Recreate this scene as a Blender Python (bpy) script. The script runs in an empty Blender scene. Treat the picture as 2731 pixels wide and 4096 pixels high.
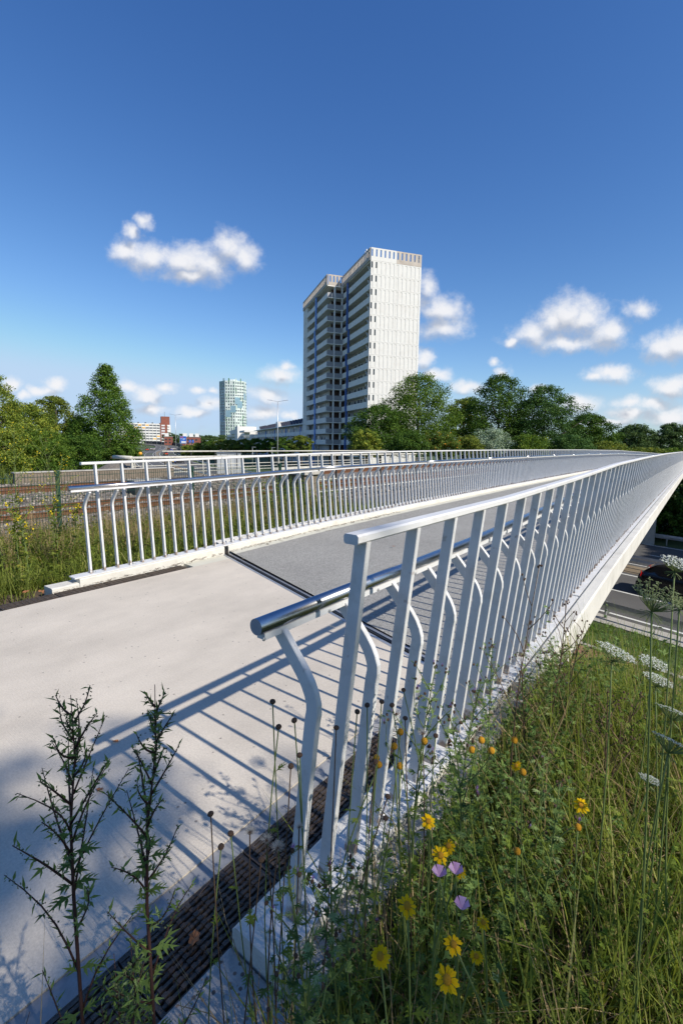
import bpy, bmesh, math, random
import numpy as np
from mathutils import Vector, Matrix

# ------------------------------------------------------------------ camera, sky, sun, exposure
random.seed(7); rng = np.random.default_rng(7)
SC = bpy.context.scene
COL = SC.collection
CAM_H = 1.6
F_PX = 1880.0; PX0, PY0 = 1365.5, 1984.0; PITCH = math.radians(6.4); ROLL = math.radians(1.0)
_fw = Vector((0, math.cos(PITCH), -math.sin(PITCH))); _r0 = Vector((1, 0, 0)); _u0 = _r0.cross(_fw)
_R = _r0*math.cos(ROLL) + _u0*math.sin(ROLL); _U = _u0*math.cos(ROLL) - _r0*math.sin(ROLL)
cam_data = bpy.data.cameras.new('camera'); cam = bpy.data.objects.new('camera', cam_data); COL.objects.link(cam)
m = Matrix((_R, _U, -_fw)).transposed().to_4x4(); m.translation = (0, 0, CAM_H); cam.matrix_world = m
cam_data.sensor_fit = 'VERTICAL'; cam_data.sensor_height = 36.0; cam_data.sensor_width = 24.0
cam_data.lens = F_PX/4096*36; cam_data.shift_y = -64/4096; cam_data.clip_start = 0.02; cam_data.clip_end = 9000
SC.camera = cam

def ray(x, y):
    """direction of a point of the photograph (1568 x 2352 measure)"""
    x *= 2731/1568; y *= 2731/1568
    return _fw + _R*((x-PX0)/F_PX) - _U*((y-PY0)/F_PX)
def at(x, y, depth):
    """world point seen at x, y at that distance along the view axis"""
    return Vector((0, 0, CAM_H)) + ray(x, y)*depth

SUN_EL = math.radians(38.7); SUN_AZ = math.atan2(0.80, -0.60)      # clockwise from +Y
SUN_DIR = Vector((math.sin(SUN_AZ)*math.cos(SUN_EL), math.cos(SUN_AZ)*math.cos(SUN_EL), math.sin(SUN_EL)))
sun_d = bpy.data.lights.new('sun', 'SUN'); sun_d.energy = 4.6; sun_d.angle = math.radians(0.53); sun_d.color = (1.0, 0.935, 0.835)
sun = bpy.data.objects.new('sun', sun_d); COL.objects.link(sun)
sun.rotation_euler = SUN_DIR.to_track_quat('Z', 'Y').to_euler(); sun.location = (20, -15, 40)
SC.view_settings.view_transform = 'Standard'; SC.view_settings.look = 'None'
SC.view_settings.exposure = 0.22; SC.view_settings.gamma = 1.0; SC.view_settings.use_curve_mapping = False
SC.cycles.max_bounces = 6; SC.cycles.transparent_max_bounces = 12; SC.cycles.diffuse_bounces = 3; SC.cycles.glossy_bounces = 3
SC.cycles.transmission_bounces = 3; SC.cycles.caustics_reflective = False; SC.cycles.caustics_refractive = False

SKY_S = 0.125
world = bpy.data.worlds.new('World'); SC.world = world; world.use_nodes = True
def N(nt, kind, **kw):
    n = nt.nodes.new(kind)
    for k, v in kw.items():
        if k == 'inp':
            for i, val in v.items(): n.inputs[i].default_value = val
        else: setattr(n, k, v)
    return n
# clouds: cumulus heaps in the sky, (x, y, half width, half height) in photograph measure -> direction
CLOUDS = [(331,508,20,16),(302,535,22,20),(292,580,40,26),(345,592,62,34),(420,600,60,36),(480,610,50,36),(520,572,44,42),(565,596,36,28),(430,630,60,16),
 (980,655,24,28),(1005,705,62,34),(1015,752,58,30),(968,825,28,22),(1000,862,34,16),
 (1300,722,52,44),(1345,738,46,44),(1262,742,40,34),(1222,768,46,28),(1392,764,42,34),(1300,786,120,20),(1180,786,24,12),
 (1466,716,32,22),(1520,800,52,28),(1562,790,40,32),(1402,860,54,20),(1365,862,20,10),(1545,885,44,24),(1440,918,36,14),
 (1330,922,46,20),(1440,948,44,16),(1540,958,60,22),(1500,925,40,14),(1390,968,60,10),(1130,828,16,12),(1152,848,20,14),(1070,892,40,18),(1240,895,30,12),
 (332,908,40,22),(290,886,26,13),(384,892,24,13),(446,896,22,8),(446,946,46,15),(482,926,30,18),(490,892,16,8),(350,940,40,12),
 (646,862,44,26),(656,840,22,14),(612,912,40,22),(602,948,52,17),(668,952,26,10),(130,884,22,15),(92,902,28,12),(58,912,20,10),(20,886,20,18)]
def cloud_group():
    g = bpy.data.node_groups.new('cloud_density', 'ShaderNodeTree')
    g.interface.new_socket('Vector', in_out='INPUT', socket_type='NodeSocketVector')
    g.interface.new_socket('Density', in_out='OUTPUT', socket_type='NodeSocketFloat'); g.interface.new_socket('Heap', in_out='OUTPUT', socket_type='NodeSocketFloat')
    gi = g.nodes.new('NodeGroupInput'); go = g.nodes.new('NodeGroupOutput'); L = g.links.new
    wn = N(g, 'ShaderNodeTexNoise', inp={'Scale': 13.0, 'Detail': 4.0, 'Roughness': 0.6}); L(gi.outputs[0], wn.inputs['Vector'])
    ws = N(g, 'ShaderNodeVectorMath', operation='SUBTRACT', inp={1: (.5, .5, .5)}); L(wn.outputs['Color'], ws.inputs[0])
    wm = N(g, 'ShaderNodeVectorMath', operation='MULTIPLY_ADD', inp={1: (.060, .040, 0)}); L(ws.outputs[0], wm.inputs[0]); L(gi.outputs[0], wm.inputs[2])
    prev = None
    for (x, y, rx, ry) in CLOUDS:
        d = ray(x, y); u, v = d.x/d.y, d.z/d.y; k = 2731/1568/F_PX*math.hypot(1, u)
        s = N(g, 'ShaderNodeVectorMath', operation='SUBTRACT', inp={1: (u, v, 0)}); L(wm.outputs[0], s.inputs[0])
        q = N(g, 'ShaderNodeVectorMath', operation='MULTIPLY', inp={1: (1/(rx*k*1.25), 1/(ry*k*1.25), 0)}); L(s.outputs[0], q.inputs[0])
        l = N(g, 'ShaderNodeVectorMath', operation='LENGTH'); L(q.outputs[0], l.inputs[0])
        if prev is None: prev = l.outputs['Value']
        else:
            mn = N(g, 'ShaderNodeMath', operation='SMOOTH_MIN', inp={2: 0.22}); L(prev, mn.inputs[0]); L(l.outputs['Value'], mn.inputs[1]); prev = mn.outputs[0]
    inv = N(g, 'ShaderNodeMath', operation='SUBTRACT', inp={0: 1.0}); L(prev, inv.inputs[1])
    cl = N(g, 'ShaderNodeMath', operation='MAXIMUM', inp={1: -0.6}); L(inv.outputs[0], cl.inputs[0])
    # small scattered cloud near the horizon in every direction
    sp = N(g, 'ShaderNodeSeparateXYZ'); L(gi.outputs[0], sp.inputs[0])
    n2 = N(g, 'ShaderNodeTexNoise', inp={'Scale': 5.0, 'Detail': 5.0, 'Roughness': 0.6})
    st = N(g, 'ShaderNodeVectorMath', operation='MULTIPLY', inp={1: (1, 2.6, 1)}); L(gi.outputs[0], st.inputs[0]); L(st.outputs[0], n2.inputs['Vector'])
    band = N(g, 'ShaderNodeMapRange', inp={1: 0.02, 2: 0.20, 3: 0.40, 4: -0.5}); L(sp.outputs['Y'], band.inputs[0])
    hz = N(g, 'ShaderNodeMath', operation='MULTIPLY_ADD', inp={1: 1.9, 2: -1.36}); L(n2.outputs[0], hz.inputs[0])
    hz2 = N(g, 'ShaderNodeMath', operation='ADD'); L(hz.outputs[0], hz2.inputs[0]); L(band.outputs[0], hz2.inputs[1])
    mx = N(g, 'ShaderNodeMath', operation='MAXIMUM'); L(cl.outputs[0], mx.inputs[0]); L(hz2.outputs[0], mx.inputs[1])
    fb = N(g, 'ShaderNodeTexNoise', inp={'Scale': 21.0, 'Detail': 8.0, 'Roughness': 0.64}); L(gi.outputs[0], fb.inputs['Vector'])
    fa = N(g, 'ShaderNodeMath', operation='MULTIPLY_ADD', inp={1: 1.40, 2: -0.68}); L(fb.outputs[0], fa.inputs[0])
    ad = N(g, 'ShaderNodeMath', operation='ADD'); L(mx.outputs[0], ad.inputs[0]); L(fa.outputs[0], ad.inputs[1])
    L(ad.outputs[0], go.inputs[0])
    hp = N(g, 'ShaderNodeMath', operation='MULTIPLY_ADD', inp={1: 0.30}); L(fa.outputs[0], hp.inputs[0]); L(mx.outputs[0], hp.inputs[2]); L(hp.outputs[0], go.inputs[1])
    return g
def build_world():
    nt = world.node_tree; nt.nodes.clear(); L = nt.links.new
    out = N(nt, 'ShaderNodeOutputWorld')
    sky = N(nt, 'ShaderNodeTexSky', sky_type='NISHITA', sun_disc=False, sun_elevation=SUN_EL, sun_rotation=SUN_AZ, altitude=0.0, air_density=1.0, dust_density=0.35, ozone_density=2.6)
    hs = N(nt, 'ShaderNodeMix', data_type='RGBA', blend_type='MULTIPLY', inp={0: 1.0}); L(sky.outputs[0], hs.inputs[6]); hs.inputs[7].default_value = (0.74, 0.93, 1.24, 1)
    bgs = N(nt, 'ShaderNodeBackground', inp={'Strength': SKY_S}); 
    sr = N(nt, 'ShaderNodeSeparateColor'); L(hs.outputs[2], sr.inputs[0]); cr = N(nt, 'ShaderNodeCombineColor')       # deep, dry summer sky
    for i, (e, k, c) in enumerate(((1.45, .70, 3.5), (1.18, .73, 4.7), (0.92, .97, 6.2))):
        pw = N(nt, 'ShaderNodeMath', operation='POWER', inp={1: e}); L(sr.outputs[i], pw.inputs[0]); mk = N(nt, 'ShaderNodeMath', operation='MULTIPLY', inp={1: k}); L(pw.outputs[0], mk.inputs[0])
        mn = N(nt, 'ShaderNodeMath', operation='SMOOTH_MIN', inp={1: c, 2: 1.0}); L(mk.outputs[0], mn.inputs[0]); L(mn.outputs[0], cr.inputs[i])
    L(cr.outputs[0], bgs.inputs[0])
    tc = N(nt, 'ShaderNodeTexCoord'); sp = N(nt, 'ShaderNodeSeparateXYZ'); L(tc.outputs['Generated'], sp.inputs[0])
    ab = N(nt, 'ShaderNodeMath', operation='ABSOLUTE'); L(sp.outputs['Y'], ab.inputs[0])
    ym = N(nt, 'ShaderNodeMath', operation='MAXIMUM', inp={1: 0.12}); L(ab.outputs[0], ym.inputs[0])
    du = N(nt, 'ShaderNodeMath', operation='DIVIDE'); L(sp.outputs['X'], du.inputs[0]); L(ym.outputs[0], du.inputs[1])
    dv = N(nt, 'ShaderNodeMath', operation='DIVIDE'); L(sp.outputs['Z'], dv.inputs[0]); L(ym.outputs[0], dv.inputs[1])
    cb = N(nt, 'ShaderNodeCombineXYZ'); L(du.outputs[0], cb.inputs['X']); L(dv.outputs[0], cb.inputs['Y'])
    G = cloud_group()
    g1 = N(nt, 'ShaderNodeGroup', node_tree=G); L(cb.outputs[0], g1.inputs[0])
    off = N(nt, 'ShaderNodeVectorMath', operation='ADD', inp={1: (0.008, 0.026, 0)}); L(cb.outputs[0], off.inputs[0])
    g2 = N(nt, 'ShaderNodeGroup', node_tree=G); L(off.outputs[0], g2.inputs[0])
    den = N(nt, 'ShaderNodeMapRange', interpolation_type='SMOOTHSTEP', inp={1: -0.06, 2: 0.98, 3: 0.0, 4: 0.96}); L(g1.outputs[0], den.inputs[0])
    df = N(nt, 'ShaderNodeMath', operation='SUBTRACT'); L(g1.outputs[1], df.inputs[0]); L(g2.outputs[1], df.inputs[1])
    lt = N(nt, 'ShaderNodeMapRange', interpolation_type='SMOOTHSTEP', inp={1: -0.34, 2: 0.38, 3: 0.0, 4: 1.0}); L(df.outputs[0], lt.inputs[0])
    cc = N(nt, 'ShaderNodeMix', data_type='RGBA'); cc.inputs[6].default_value = (4.3, 4.6, 5.3, 1); cc.inputs[7].default_value = (7.9, 7.9, 8.1, 1); L(lt.outputs[0], cc.inputs[0])
    bgc = N(nt, 'ShaderNodeBackground', inp={'Strength': 0.1}); L(cc.outputs[2], bgc.inputs[0])
    inner = N(nt, 'ShaderNodeMixShader'); L(den.outputs[0], inner.inputs[0]); L(bgs.outputs[0], inner.inputs[1]); L(bgc.outputs[0], inner.inputs[2])
    # clouds only lie between the horizon and a third of the way up
    lo = N(nt, 'ShaderNodeMath', operation='GREATER_THAN', inp={1: 0.0}); L(dv.outputs[0], lo.inputs[0])
    hi = N(nt, 'ShaderNodeMath', operation='LESS_THAN', inp={1: 0.66}); L(dv.outputs[0], hi.inputs[0])
    ga = N(nt, 'ShaderNodeMath', operation='MULTIPLY'); L(lo.outputs[0], ga.inputs[0]); L(hi.outputs[0], ga.inputs[1])
    outer = N(nt, 'ShaderNodeMixShader'); L(ga.outputs[0], outer.inputs[0]); L(bgs.outputs[0], outer.inputs[1]); L(inner.outputs[0], outer.inputs[2])
    L(outer.outputs[0], out.inputs[0])
    world.cycles.sampling_method = 'MANUAL'; world.cycles.sample_map_resolution = 512
build_world()
# ------------------------------------------------------------------ helpers
TH = math.radians(37.2)                       # heading of the footbridge, clockwise from +Y
AV = Vector((math.sin(TH), math.cos(TH), 0)); NV = Vector((math.cos(TH), -math.sin(TH), 0))
def W(s, o, z=0.0): return AV*s + NV*o + Vector((0, 0, z))     # along the bridge, right of it, up
def camber(s):
    xs = [-30, 2.5, 4.2, 6.5, 10, 16, 30, 45, 60, 80, 100]; zs = [0, 0, .03, .085, .115, .14, .14, .085, -.10, -.45, -1.1]
    return float(np.interp(s, xs, zs))
def bend(s): return 0.0 if s < 50 else 0.0022*(s-50)**2          # far end swings right

def tag(o, label=None, cat=None, group=None, kind=None):
    if label: o['label'] = label
    if cat: o['category'] = cat
    if group: o['group'] = group
    if kind: o['kind'] = kind
    return o
def thing(name, label, cat, loc=(0, 0, 0), rz=0.0, group=None):
    o = bpy.data.objects.new(name, None); COL.objects.link(o); o.empty_display_size = 0.2
    o.location = loc; o.rotation_euler = (0, 0, rz); return tag(o, label, cat, group)
def link(name, me, parent=None, mat=None, loc=None, rot=None, scale=None):
    o = bpy.data.objects.new(name, me); COL.objects.link(o)
    if mat is not None and len(me.materials) == 0: me.materials.append(mat)
    if parent is not None: o.parent = parent
    if loc is not None: o.location = loc
    if rot is not None: o.rotation_euler = rot
    if scale is not None: o.scale = scale
    return o
class MB:
    """collects boxes, tubes, ribbons of ONE piece"""
    def __init__(s): s.v = []; s.f = []; s.mi = []; s.cur = 0
    def add(s, vs, fs):
        b = len(s.v); s.v.extend([tuple(q) for q in vs]); s.f.extend([tuple(i+b for i in f) for f in fs]); s.mi.extend([s.cur]*len(fs)); return s
    def box(s, x0, x1, y0, y1, z0, z1):
        return s.add([(x0,y0,z0),(x1,y0,z0),(x1,y1,z0),(x0,y1,z0),(x0,y0,z1),(x1,y0,z1),(x1,y1,z1),(x0,y1,z1)],
                     [(0,3,2,1),(4,5,6,7),(0,1,5,4),(1,2,6,5),(2,3,7,6),(3,0,4,7)])
    def hexa(s, p): return s.add(p, [(0,3,2,1),(4,5,6,7),(0,1,5,4),(1,2,6,5),(2,3,7,6),(3,0,4,7)])
    def bar(s, a, b, w, h, up=(0,0,1)):
        a = Vector(a); b = Vector(b); d = (b-a).normalized(); u = Vector(up); x = d.cross(u)
        if x.length < 1e-4: x = d.cross(Vector((1,0,0)))
        x.normalize(); u = x.cross(d); x *= w/2; u *= h/2
        return s.hexa([a-x-u, a+x-u, b+x-u, b-x-u, a-x+u, a+x+u, b+x+u, b-x+u])
    def tube(s, pts, r, n=6, caps=True):
        pts = [Vector(p) for p in pts]; rs = r if isinstance(r, (list, tuple)) else [r]*len(pts); k = len(pts)
        rings = []; ref = None
        for i in range(k):
            d = (pts[min(i+1,k-1)]-pts[max(i-1,0)]).normalized()
            if ref is None: ref = d.cross(Vector((0,0,1)) if abs(d.z) < .9 else Vector((1,0,0))).normalized()
            x = (ref - d*ref.dot(d)); x.normalize(); y = d.cross(x); ref = x
            rings.append([pts[i]+(x*math.cos(2*math.pi*j/n)+y*math.sin(2*math.pi*j/n))*rs[i] for j in range(n)])
        vs = [q for rg in rings for q in rg]; fs = []
        for i in range(k-1):
            for j in range(n): fs.append((i*n+j, i*n+(j+1)%n, (i+1)*n+(j+1)%n, (i+1)*n+j))
        if caps: fs.append(tuple(range(n-1,-1,-1))); fs.append(tuple((k-1)*n+j for j in range(n)))
        return s.add(vs, fs)
    def lathe(s, prof, n=12, c=(0,0,0)):
        vs = []; fs = []; k = len(prof)
        for (r, z) in prof:
            for j in range(n): vs.append((c[0]+r*math.cos(2*math.pi*j/n), c[1]+r*math.sin(2*math.pi*j/n), c[2]+z))
        for i in range(k-1):
            for j in range(n): fs.append((i*n+j, i*n+(j+1)%n, (i+1)*n+(j+1)%n, (i+1)*n+j))
        fs.append(tuple(range(n-1,-1,-1))); fs.append(tuple((k-1)*n+j for j in range(n)))
        return s.add(vs, fs)
    def prism(s, poly, z0, z1):
        k = len(poly); vs = [(x,y,z0) for x,y in poly]+[(x,y,z1) for x,y in poly]
        fs = [tuple(range(k-1,-1,-1)), tuple(range(k,2*k))]+[(i,(i+1)%k,k+(i+1)%k,k+i) for i in range(k)]
        return s.add(vs, fs)
    def sweep(s, path, sect, closed=True):
        """section points (side, up) carried along a list of (origin, side vec, up vec)"""
        k = len(sect); vs = []; fs = []
        for (o, x, u) in path:
            for (p, q) in sect: vs.append(Vector(o)+Vector(x)*p+Vector(u)*q)
        for i in range(len(path)-1):
            for j in range(k if closed else k-1):
                fs.append((i*k+j, i*k+(j+1)%k, (i+1)*k+(j+1)%k, (i+1)*k+j))
        if closed: fs.append(tuple(range(k-1,-1,-1))); fs.append(tuple((len(path)-1)*k+j for j in range(k)))
        return s.add(vs, fs)
    def mesh(s, name, off=(0,0,0), smooth=False, recalc=True):
        me = bpy.data.meshes.new(name); o = off
        me.from_pydata([(v[0]-o[0], v[1]-o[1], v[2]-o[2]) for v in s.v], [], s.f)
        if any(s.mi): me.polygons.foreach_set('material_index', s.mi)
        if recalc:
            bm = bmesh.new(); bm.from_mesh(me); bmesh.ops.recalc_face_normals(bm, faces=bm.faces); bm.to_mesh(me); bm.free()
        if smooth: me.polygons.foreach_set('use_smooth', [True]*len(me.polygons))
        me.update(); return me
    def build(s, name, mat, parent=None, off=(0,0,0), smooth=False, loc=None, rot=None, mats=None, bevel=0):
        me = s.mesh(name, off, smooth)
        for q in (mats or [mat]): me.materials.append(q)
        o = link(name, me, parent, None, loc, rot)
        if bevel:
            b = o.modifiers.new('edge', 'BEVEL'); b.width = bevel; b.segments = 2; b.limit_method = 'ANGLE'; b.angle_limit = .6
        return o
def quads_mesh(name, V, rnd=None, per=4, smooth=False):
    """V: (n, per, 3) array of separate polygons, optional 0..1 number for each polygon"""
    n = V.shape[0]; me = bpy.data.meshes.new(name)
    me.vertices.add(n*per); me.vertices.foreach_set('co', V.reshape(-1).astype(np.float32))
    me.loops.add(n*per); me.loops.foreach_set('vertex_index', np.arange(n*per, dtype=np.int32))
    me.polygons.add(n); me.polygons.foreach_set('loop_start', np.arange(0, n*per, per, dtype=np.int32))
    if rnd is not None:
        at_ = me.attributes.new('rnd', 'FLOAT', 'FACE'); at_.data.foreach_set('value', rnd.astype(np.float32))
    me.update(calc_edges=True)
    if smooth: me.polygons.foreach_set('use_smooth', np.ones(n, dtype=bool))
    return me
def indexed_mesh(name, V, F, rnd=None, smooth=False):
    me = bpy.data.meshes.new(name); n, per = F.shape
    me.vertices.add(len(V)); me.vertices.foreach_set('co', V.reshape(-1).astype(np.float32))
    me.loops.add(n*per); me.loops.foreach_set('vertex_index', F.reshape(-1).astype(np.int32))
    me.polygons.add(n); me.polygons.foreach_set('loop_start', np.arange(0, n*per, per, dtype=np.int32))
    if rnd is not None:
        at_ = me.attributes.new('rnd', 'FLOAT', 'FACE'); at_.data.foreach_set('value', rnd.astype(np.float32))
    me.update(calc_edges=True)
    if smooth: me.polygons.foreach_set('use_smooth', np.ones(n, dtype=bool))
    return me
def blades(base, h, w, lean, az, rnd, curl=1.6, rows=4):
    """n curved tapering blades of grass -> vertices, faces, number for each face"""
    n = len(h); t = np.linspace(0, 1, rows)
    dx, dy = np.cos(az), np.sin(az)
    V = np.zeros((n, rows, 2, 3))
    for i, q in enumerate(t):
        out = lean*(q**curl)*h; up = h*q*(1-0.25*lean*q); ww = w*(1-q**1.6*0.94)
        cx = base[:,0]+dx*out; cy = base[:,1]+dy*out; cz = base[:,2]+up
        V[:,i,0] = np.stack([cx-dy*ww/2, cy+dx*ww/2, cz], 1); V[:,i,1] = np.stack([cx+dy*ww/2, cy-dx*ww/2, cz], 1)
    F = np.zeros((n, rows-1, 4), int); b = np.arange(n)*rows*2
    for i in range(rows-1): F[:,i] = np.stack([b+2*i, b+2*i+1, b+2*i+3, b+2*i+2], 1)
    return V.reshape(-1,3), F.reshape(-1,4), np.repeat(rnd, rows-1)

# ------------------------------------------------------------------ materials (procedural)
MT = {}
def mat(name, col, rough=0.7, metal=0.0, var=0.12, scale=4.0, bump=0.0, bscale=60.0, dirt=None, dirt_amt=0.3, dirt_scale=1.5, spec=0.4):
    if name in MT: return MT[name]
    M = bpy.data.materials.new(name); M.use_nodes = True; nt = M.node_tree; L = nt.links.new
    b = nt.nodes['Principled BSDF']; b.inputs['Roughness'].default_value = rough; b.inputs['Metallic'].default_value = metal
    b.inputs['Specular IOR Level'].default_value = spec
    tc = N(nt, 'ShaderNodeTexCoord'); oi = N(nt, 'ShaderNodeObjectInfo')
    ad = N(nt, 'ShaderNodeVectorMath', operation='ADD'); mu = N(nt, 'ShaderNodeMath', operation='MULTIPLY', inp={1: 37.0})
    L(oi.outputs['Random'], mu.inputs[0]); L(tc.outputs['Object'], ad.inputs[0]); L(mu.outputs[0], ad.inputs[1])
    nz = N(nt, 'ShaderNodeTexNoise', inp={'Scale': scale, 'Detail': 6.0, 'Roughness': 0.6}); L(ad.outputs[0], nz.inputs['Vector'])
    mr = N(nt, 'ShaderNodeMapRange', inp={1: .25, 2: .75, 3: 1-var, 4: 1+var}); L(nz.outputs[0], mr.inputs[0])
    mm = N(nt, 'ShaderNodeMix', data_type='RGBA', blend_type='MULTIPLY', inp={0: 1.0}); mm.inputs[6].default_value = (*col, 1); L(mr.outputs[0], mm.inputs[7])
    res = mm.outputs[2]
    if dirt:
        n2 = N(nt, 'ShaderNodeTexNoise', inp={'Scale': dirt_scale, 'Detail': 8.0, 'Roughness': 0.7}); L(ad.outputs[0], n2.inputs['Vector'])
        m2 = N(nt, 'ShaderNodeMapRange', inp={1: .52, 2: .75, 3: 0, 4: dirt_amt}); L(n2.outputs[0], m2.inputs[0])
        mx = N(nt, 'ShaderNodeMix', data_type='RGBA'); mx.inputs[7].default_value = (*dirt, 1); L(m2.outputs[0], mx.inputs[0]); L(res, mx.inputs[6]); res = mx.outputs[2]
    L(res, b.inputs['Base Color'])
    if bump:
        n3 = N(nt, 'ShaderNodeTexNoise', inp={'Scale': bscale, 'Detail': 4.0}); L(ad.outputs[0], n3.inputs['Vector'])
        bp = N(nt, 'ShaderNodeBump', inp={'Strength': bump, 'Distance': 0.02}); L(n3.outputs[0], bp.inputs['Height']); L(bp.outputs[0], b.inputs['Normal'])
    MT[name] = M; return M
def leafmat(name, c0, c1, rough=0.55, trans=0.35, c2=None, gain=1.0):
    """leaf: colour runs from c0 to c1 (and c2) by the number each leaf carries; lets light through"""
    if name in MT: return MT[name]
    c0, c1, c2 = [tuple(min(.9, q*gain) for q in c) if c else None for c in (c0, c1, c2)]
    M = bpy.data.materials.new(name); M.use_nodes = True; nt = M.node_tree; L = nt.links.new
    b = nt.nodes['Principled BSDF']; out = nt.nodes['Material Output']
    b.inputs['Roughness'].default_value = max(rough,.6); b.inputs['Specular IOR Level'].default_value = 0.15
    a = N(nt, 'ShaderNodeAttribute', attribute_name='rnd'); cr = N(nt, 'ShaderNodeValToRGB')
    cr.color_ramp.elements[0].color = (*c0, 1); cr.color_ramp.elements[1].color = (*c1, 1)
    if c2: e = cr.color_ramp.elements.new(1.0); e.color = (*c2, 1); cr.color_ramp.elements[1].position = 0.8
    L(a.outputs['Fac'], cr.inputs[0]); L(cr.outputs[0], b.inputs['Base Color'])
    t = N(nt, 'ShaderNodeBsdfTranslucent'); hs = N(nt, 'ShaderNodeHueSaturation', inp={'Hue': 0.485, 'Saturation': 1.1, 'Value': 1.35}); L(cr.outputs[0], hs.inputs['Color']); L(hs.outputs[0], t.inputs[0])
    mx = N(nt, 'ShaderNodeMixShader', inp={0: trans}); L(b.outputs[0], mx.inputs[1]); L(t.outputs[0], mx.inputs[2]); L(mx.outputs[0], out.inputs[0])
    MT[name] = M; return M
def glass(name, col=(.02,.03,.035), rough=0.08):
    return mat(name, col, rough, 0.0, 0.3, 0.8, spec=0.8)

WHITE = mat('white_paint', (.68,.68,.675), 0.48, var=0.06, scale=7, bump=0.10, bscale=160, dirt=(.36,.33,.28), dirt_amt=.5, dirt_scale=6)
def rusty_feet():
    M = mat('white_paint_posts', (.68,.68,.675), 0.48, var=0.06, scale=7, bump=0.10, bscale=160, dirt=(.36,.33,.28), dirt_amt=.5, dirt_scale=6); nt = M.node_tree; L = nt.links.new; b = nt.nodes['Principled BSDF']; src = b.inputs['Base Color'].links[0].from_socket
    tc = N(nt, 'ShaderNodeTexCoord'); sp = N(nt, 'ShaderNodeSeparateXYZ'); L(tc.outputs['Object'], sp.inputs[0]); oi = N(nt, 'ShaderNodeObjectInfo')
    ft = N(nt, 'ShaderNodeMapRange', inp={1: .0, 2: .09, 3: .34, 4: 0}); L(sp.outputs['Z'], ft.inputs[0])
    ad = N(nt, 'ShaderNodeVectorMath', operation='ADD'); L(tc.outputs['Object'], ad.inputs[0]); L(oi.outputs['Random'], ad.inputs[1])
    nz = N(nt, 'ShaderNodeTexNoise', inp={'Scale': 26.0, 'Detail': 6.0}); L(ad.outputs[0], nz.inputs['Vector']); sm = N(nt, 'ShaderNodeMath', operation='ADD'); L(nz.outputs[0], sm.inputs[0]); L(ft.outputs[0], sm.inputs[1])
    mr = N(nt, 'ShaderNodeMapRange', inp={1: .66, 2: .80, 3: 0, 4: .8}); L(sm.outputs[0], mr.inputs[0])
    mx = N(nt, 'ShaderNodeMix', data_type='RGBA'); mx.inputs[7].default_value = (.20,.115,.06,1); L(mr.outputs[0], mx.inputs[0]); L(src, mx.inputs[6]); L(mx.outputs[2], b.inputs['Base Color']); return M
WHITEP = rusty_feet()
STEEL = mat('brushed_steel', (.55,.55,.56), 0.24, 1.0, var=0.06, scale=30)
GALV = mat('galvanised_steel', (.52,.53,.54), 0.45, 0.75, var=0.15, scale=8)
KERBW = mat('painted_kerb', (.66,.635,.57), 0.75, var=0.08, scale=5, bump=0.25, bscale=90, dirt=(.36,.31,.25), dirt_amt=.45, dirt_scale=4)
CONC = mat('concrete_grey', (.42,.40,.36), 0.85, var=0.14, scale=6, bump=0.3, bscale=70, dirt=(.22,.2,.17), dirt_amt=.5, dirt_scale=2)
BLACK = mat('black_rubber', (.02,.02,.021), 0.6)
IRON = mat('cast_iron', (.10,.080,.066), 0.55, 0.5, var=0.35, scale=25, bump=.3, bscale=160, dirt=(.12,.06,.035), dirt_amt=.6, dirt_scale=9)
RUST = mat('rusty_rail', (.15,.068,.034), 0.8, 0.2, var=0.3, scale=5, bump=.3)
DARKST = mat('dark_steel', (.07,.068,.066), 0.6, 0.4, var=0.3, scale=6)
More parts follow.
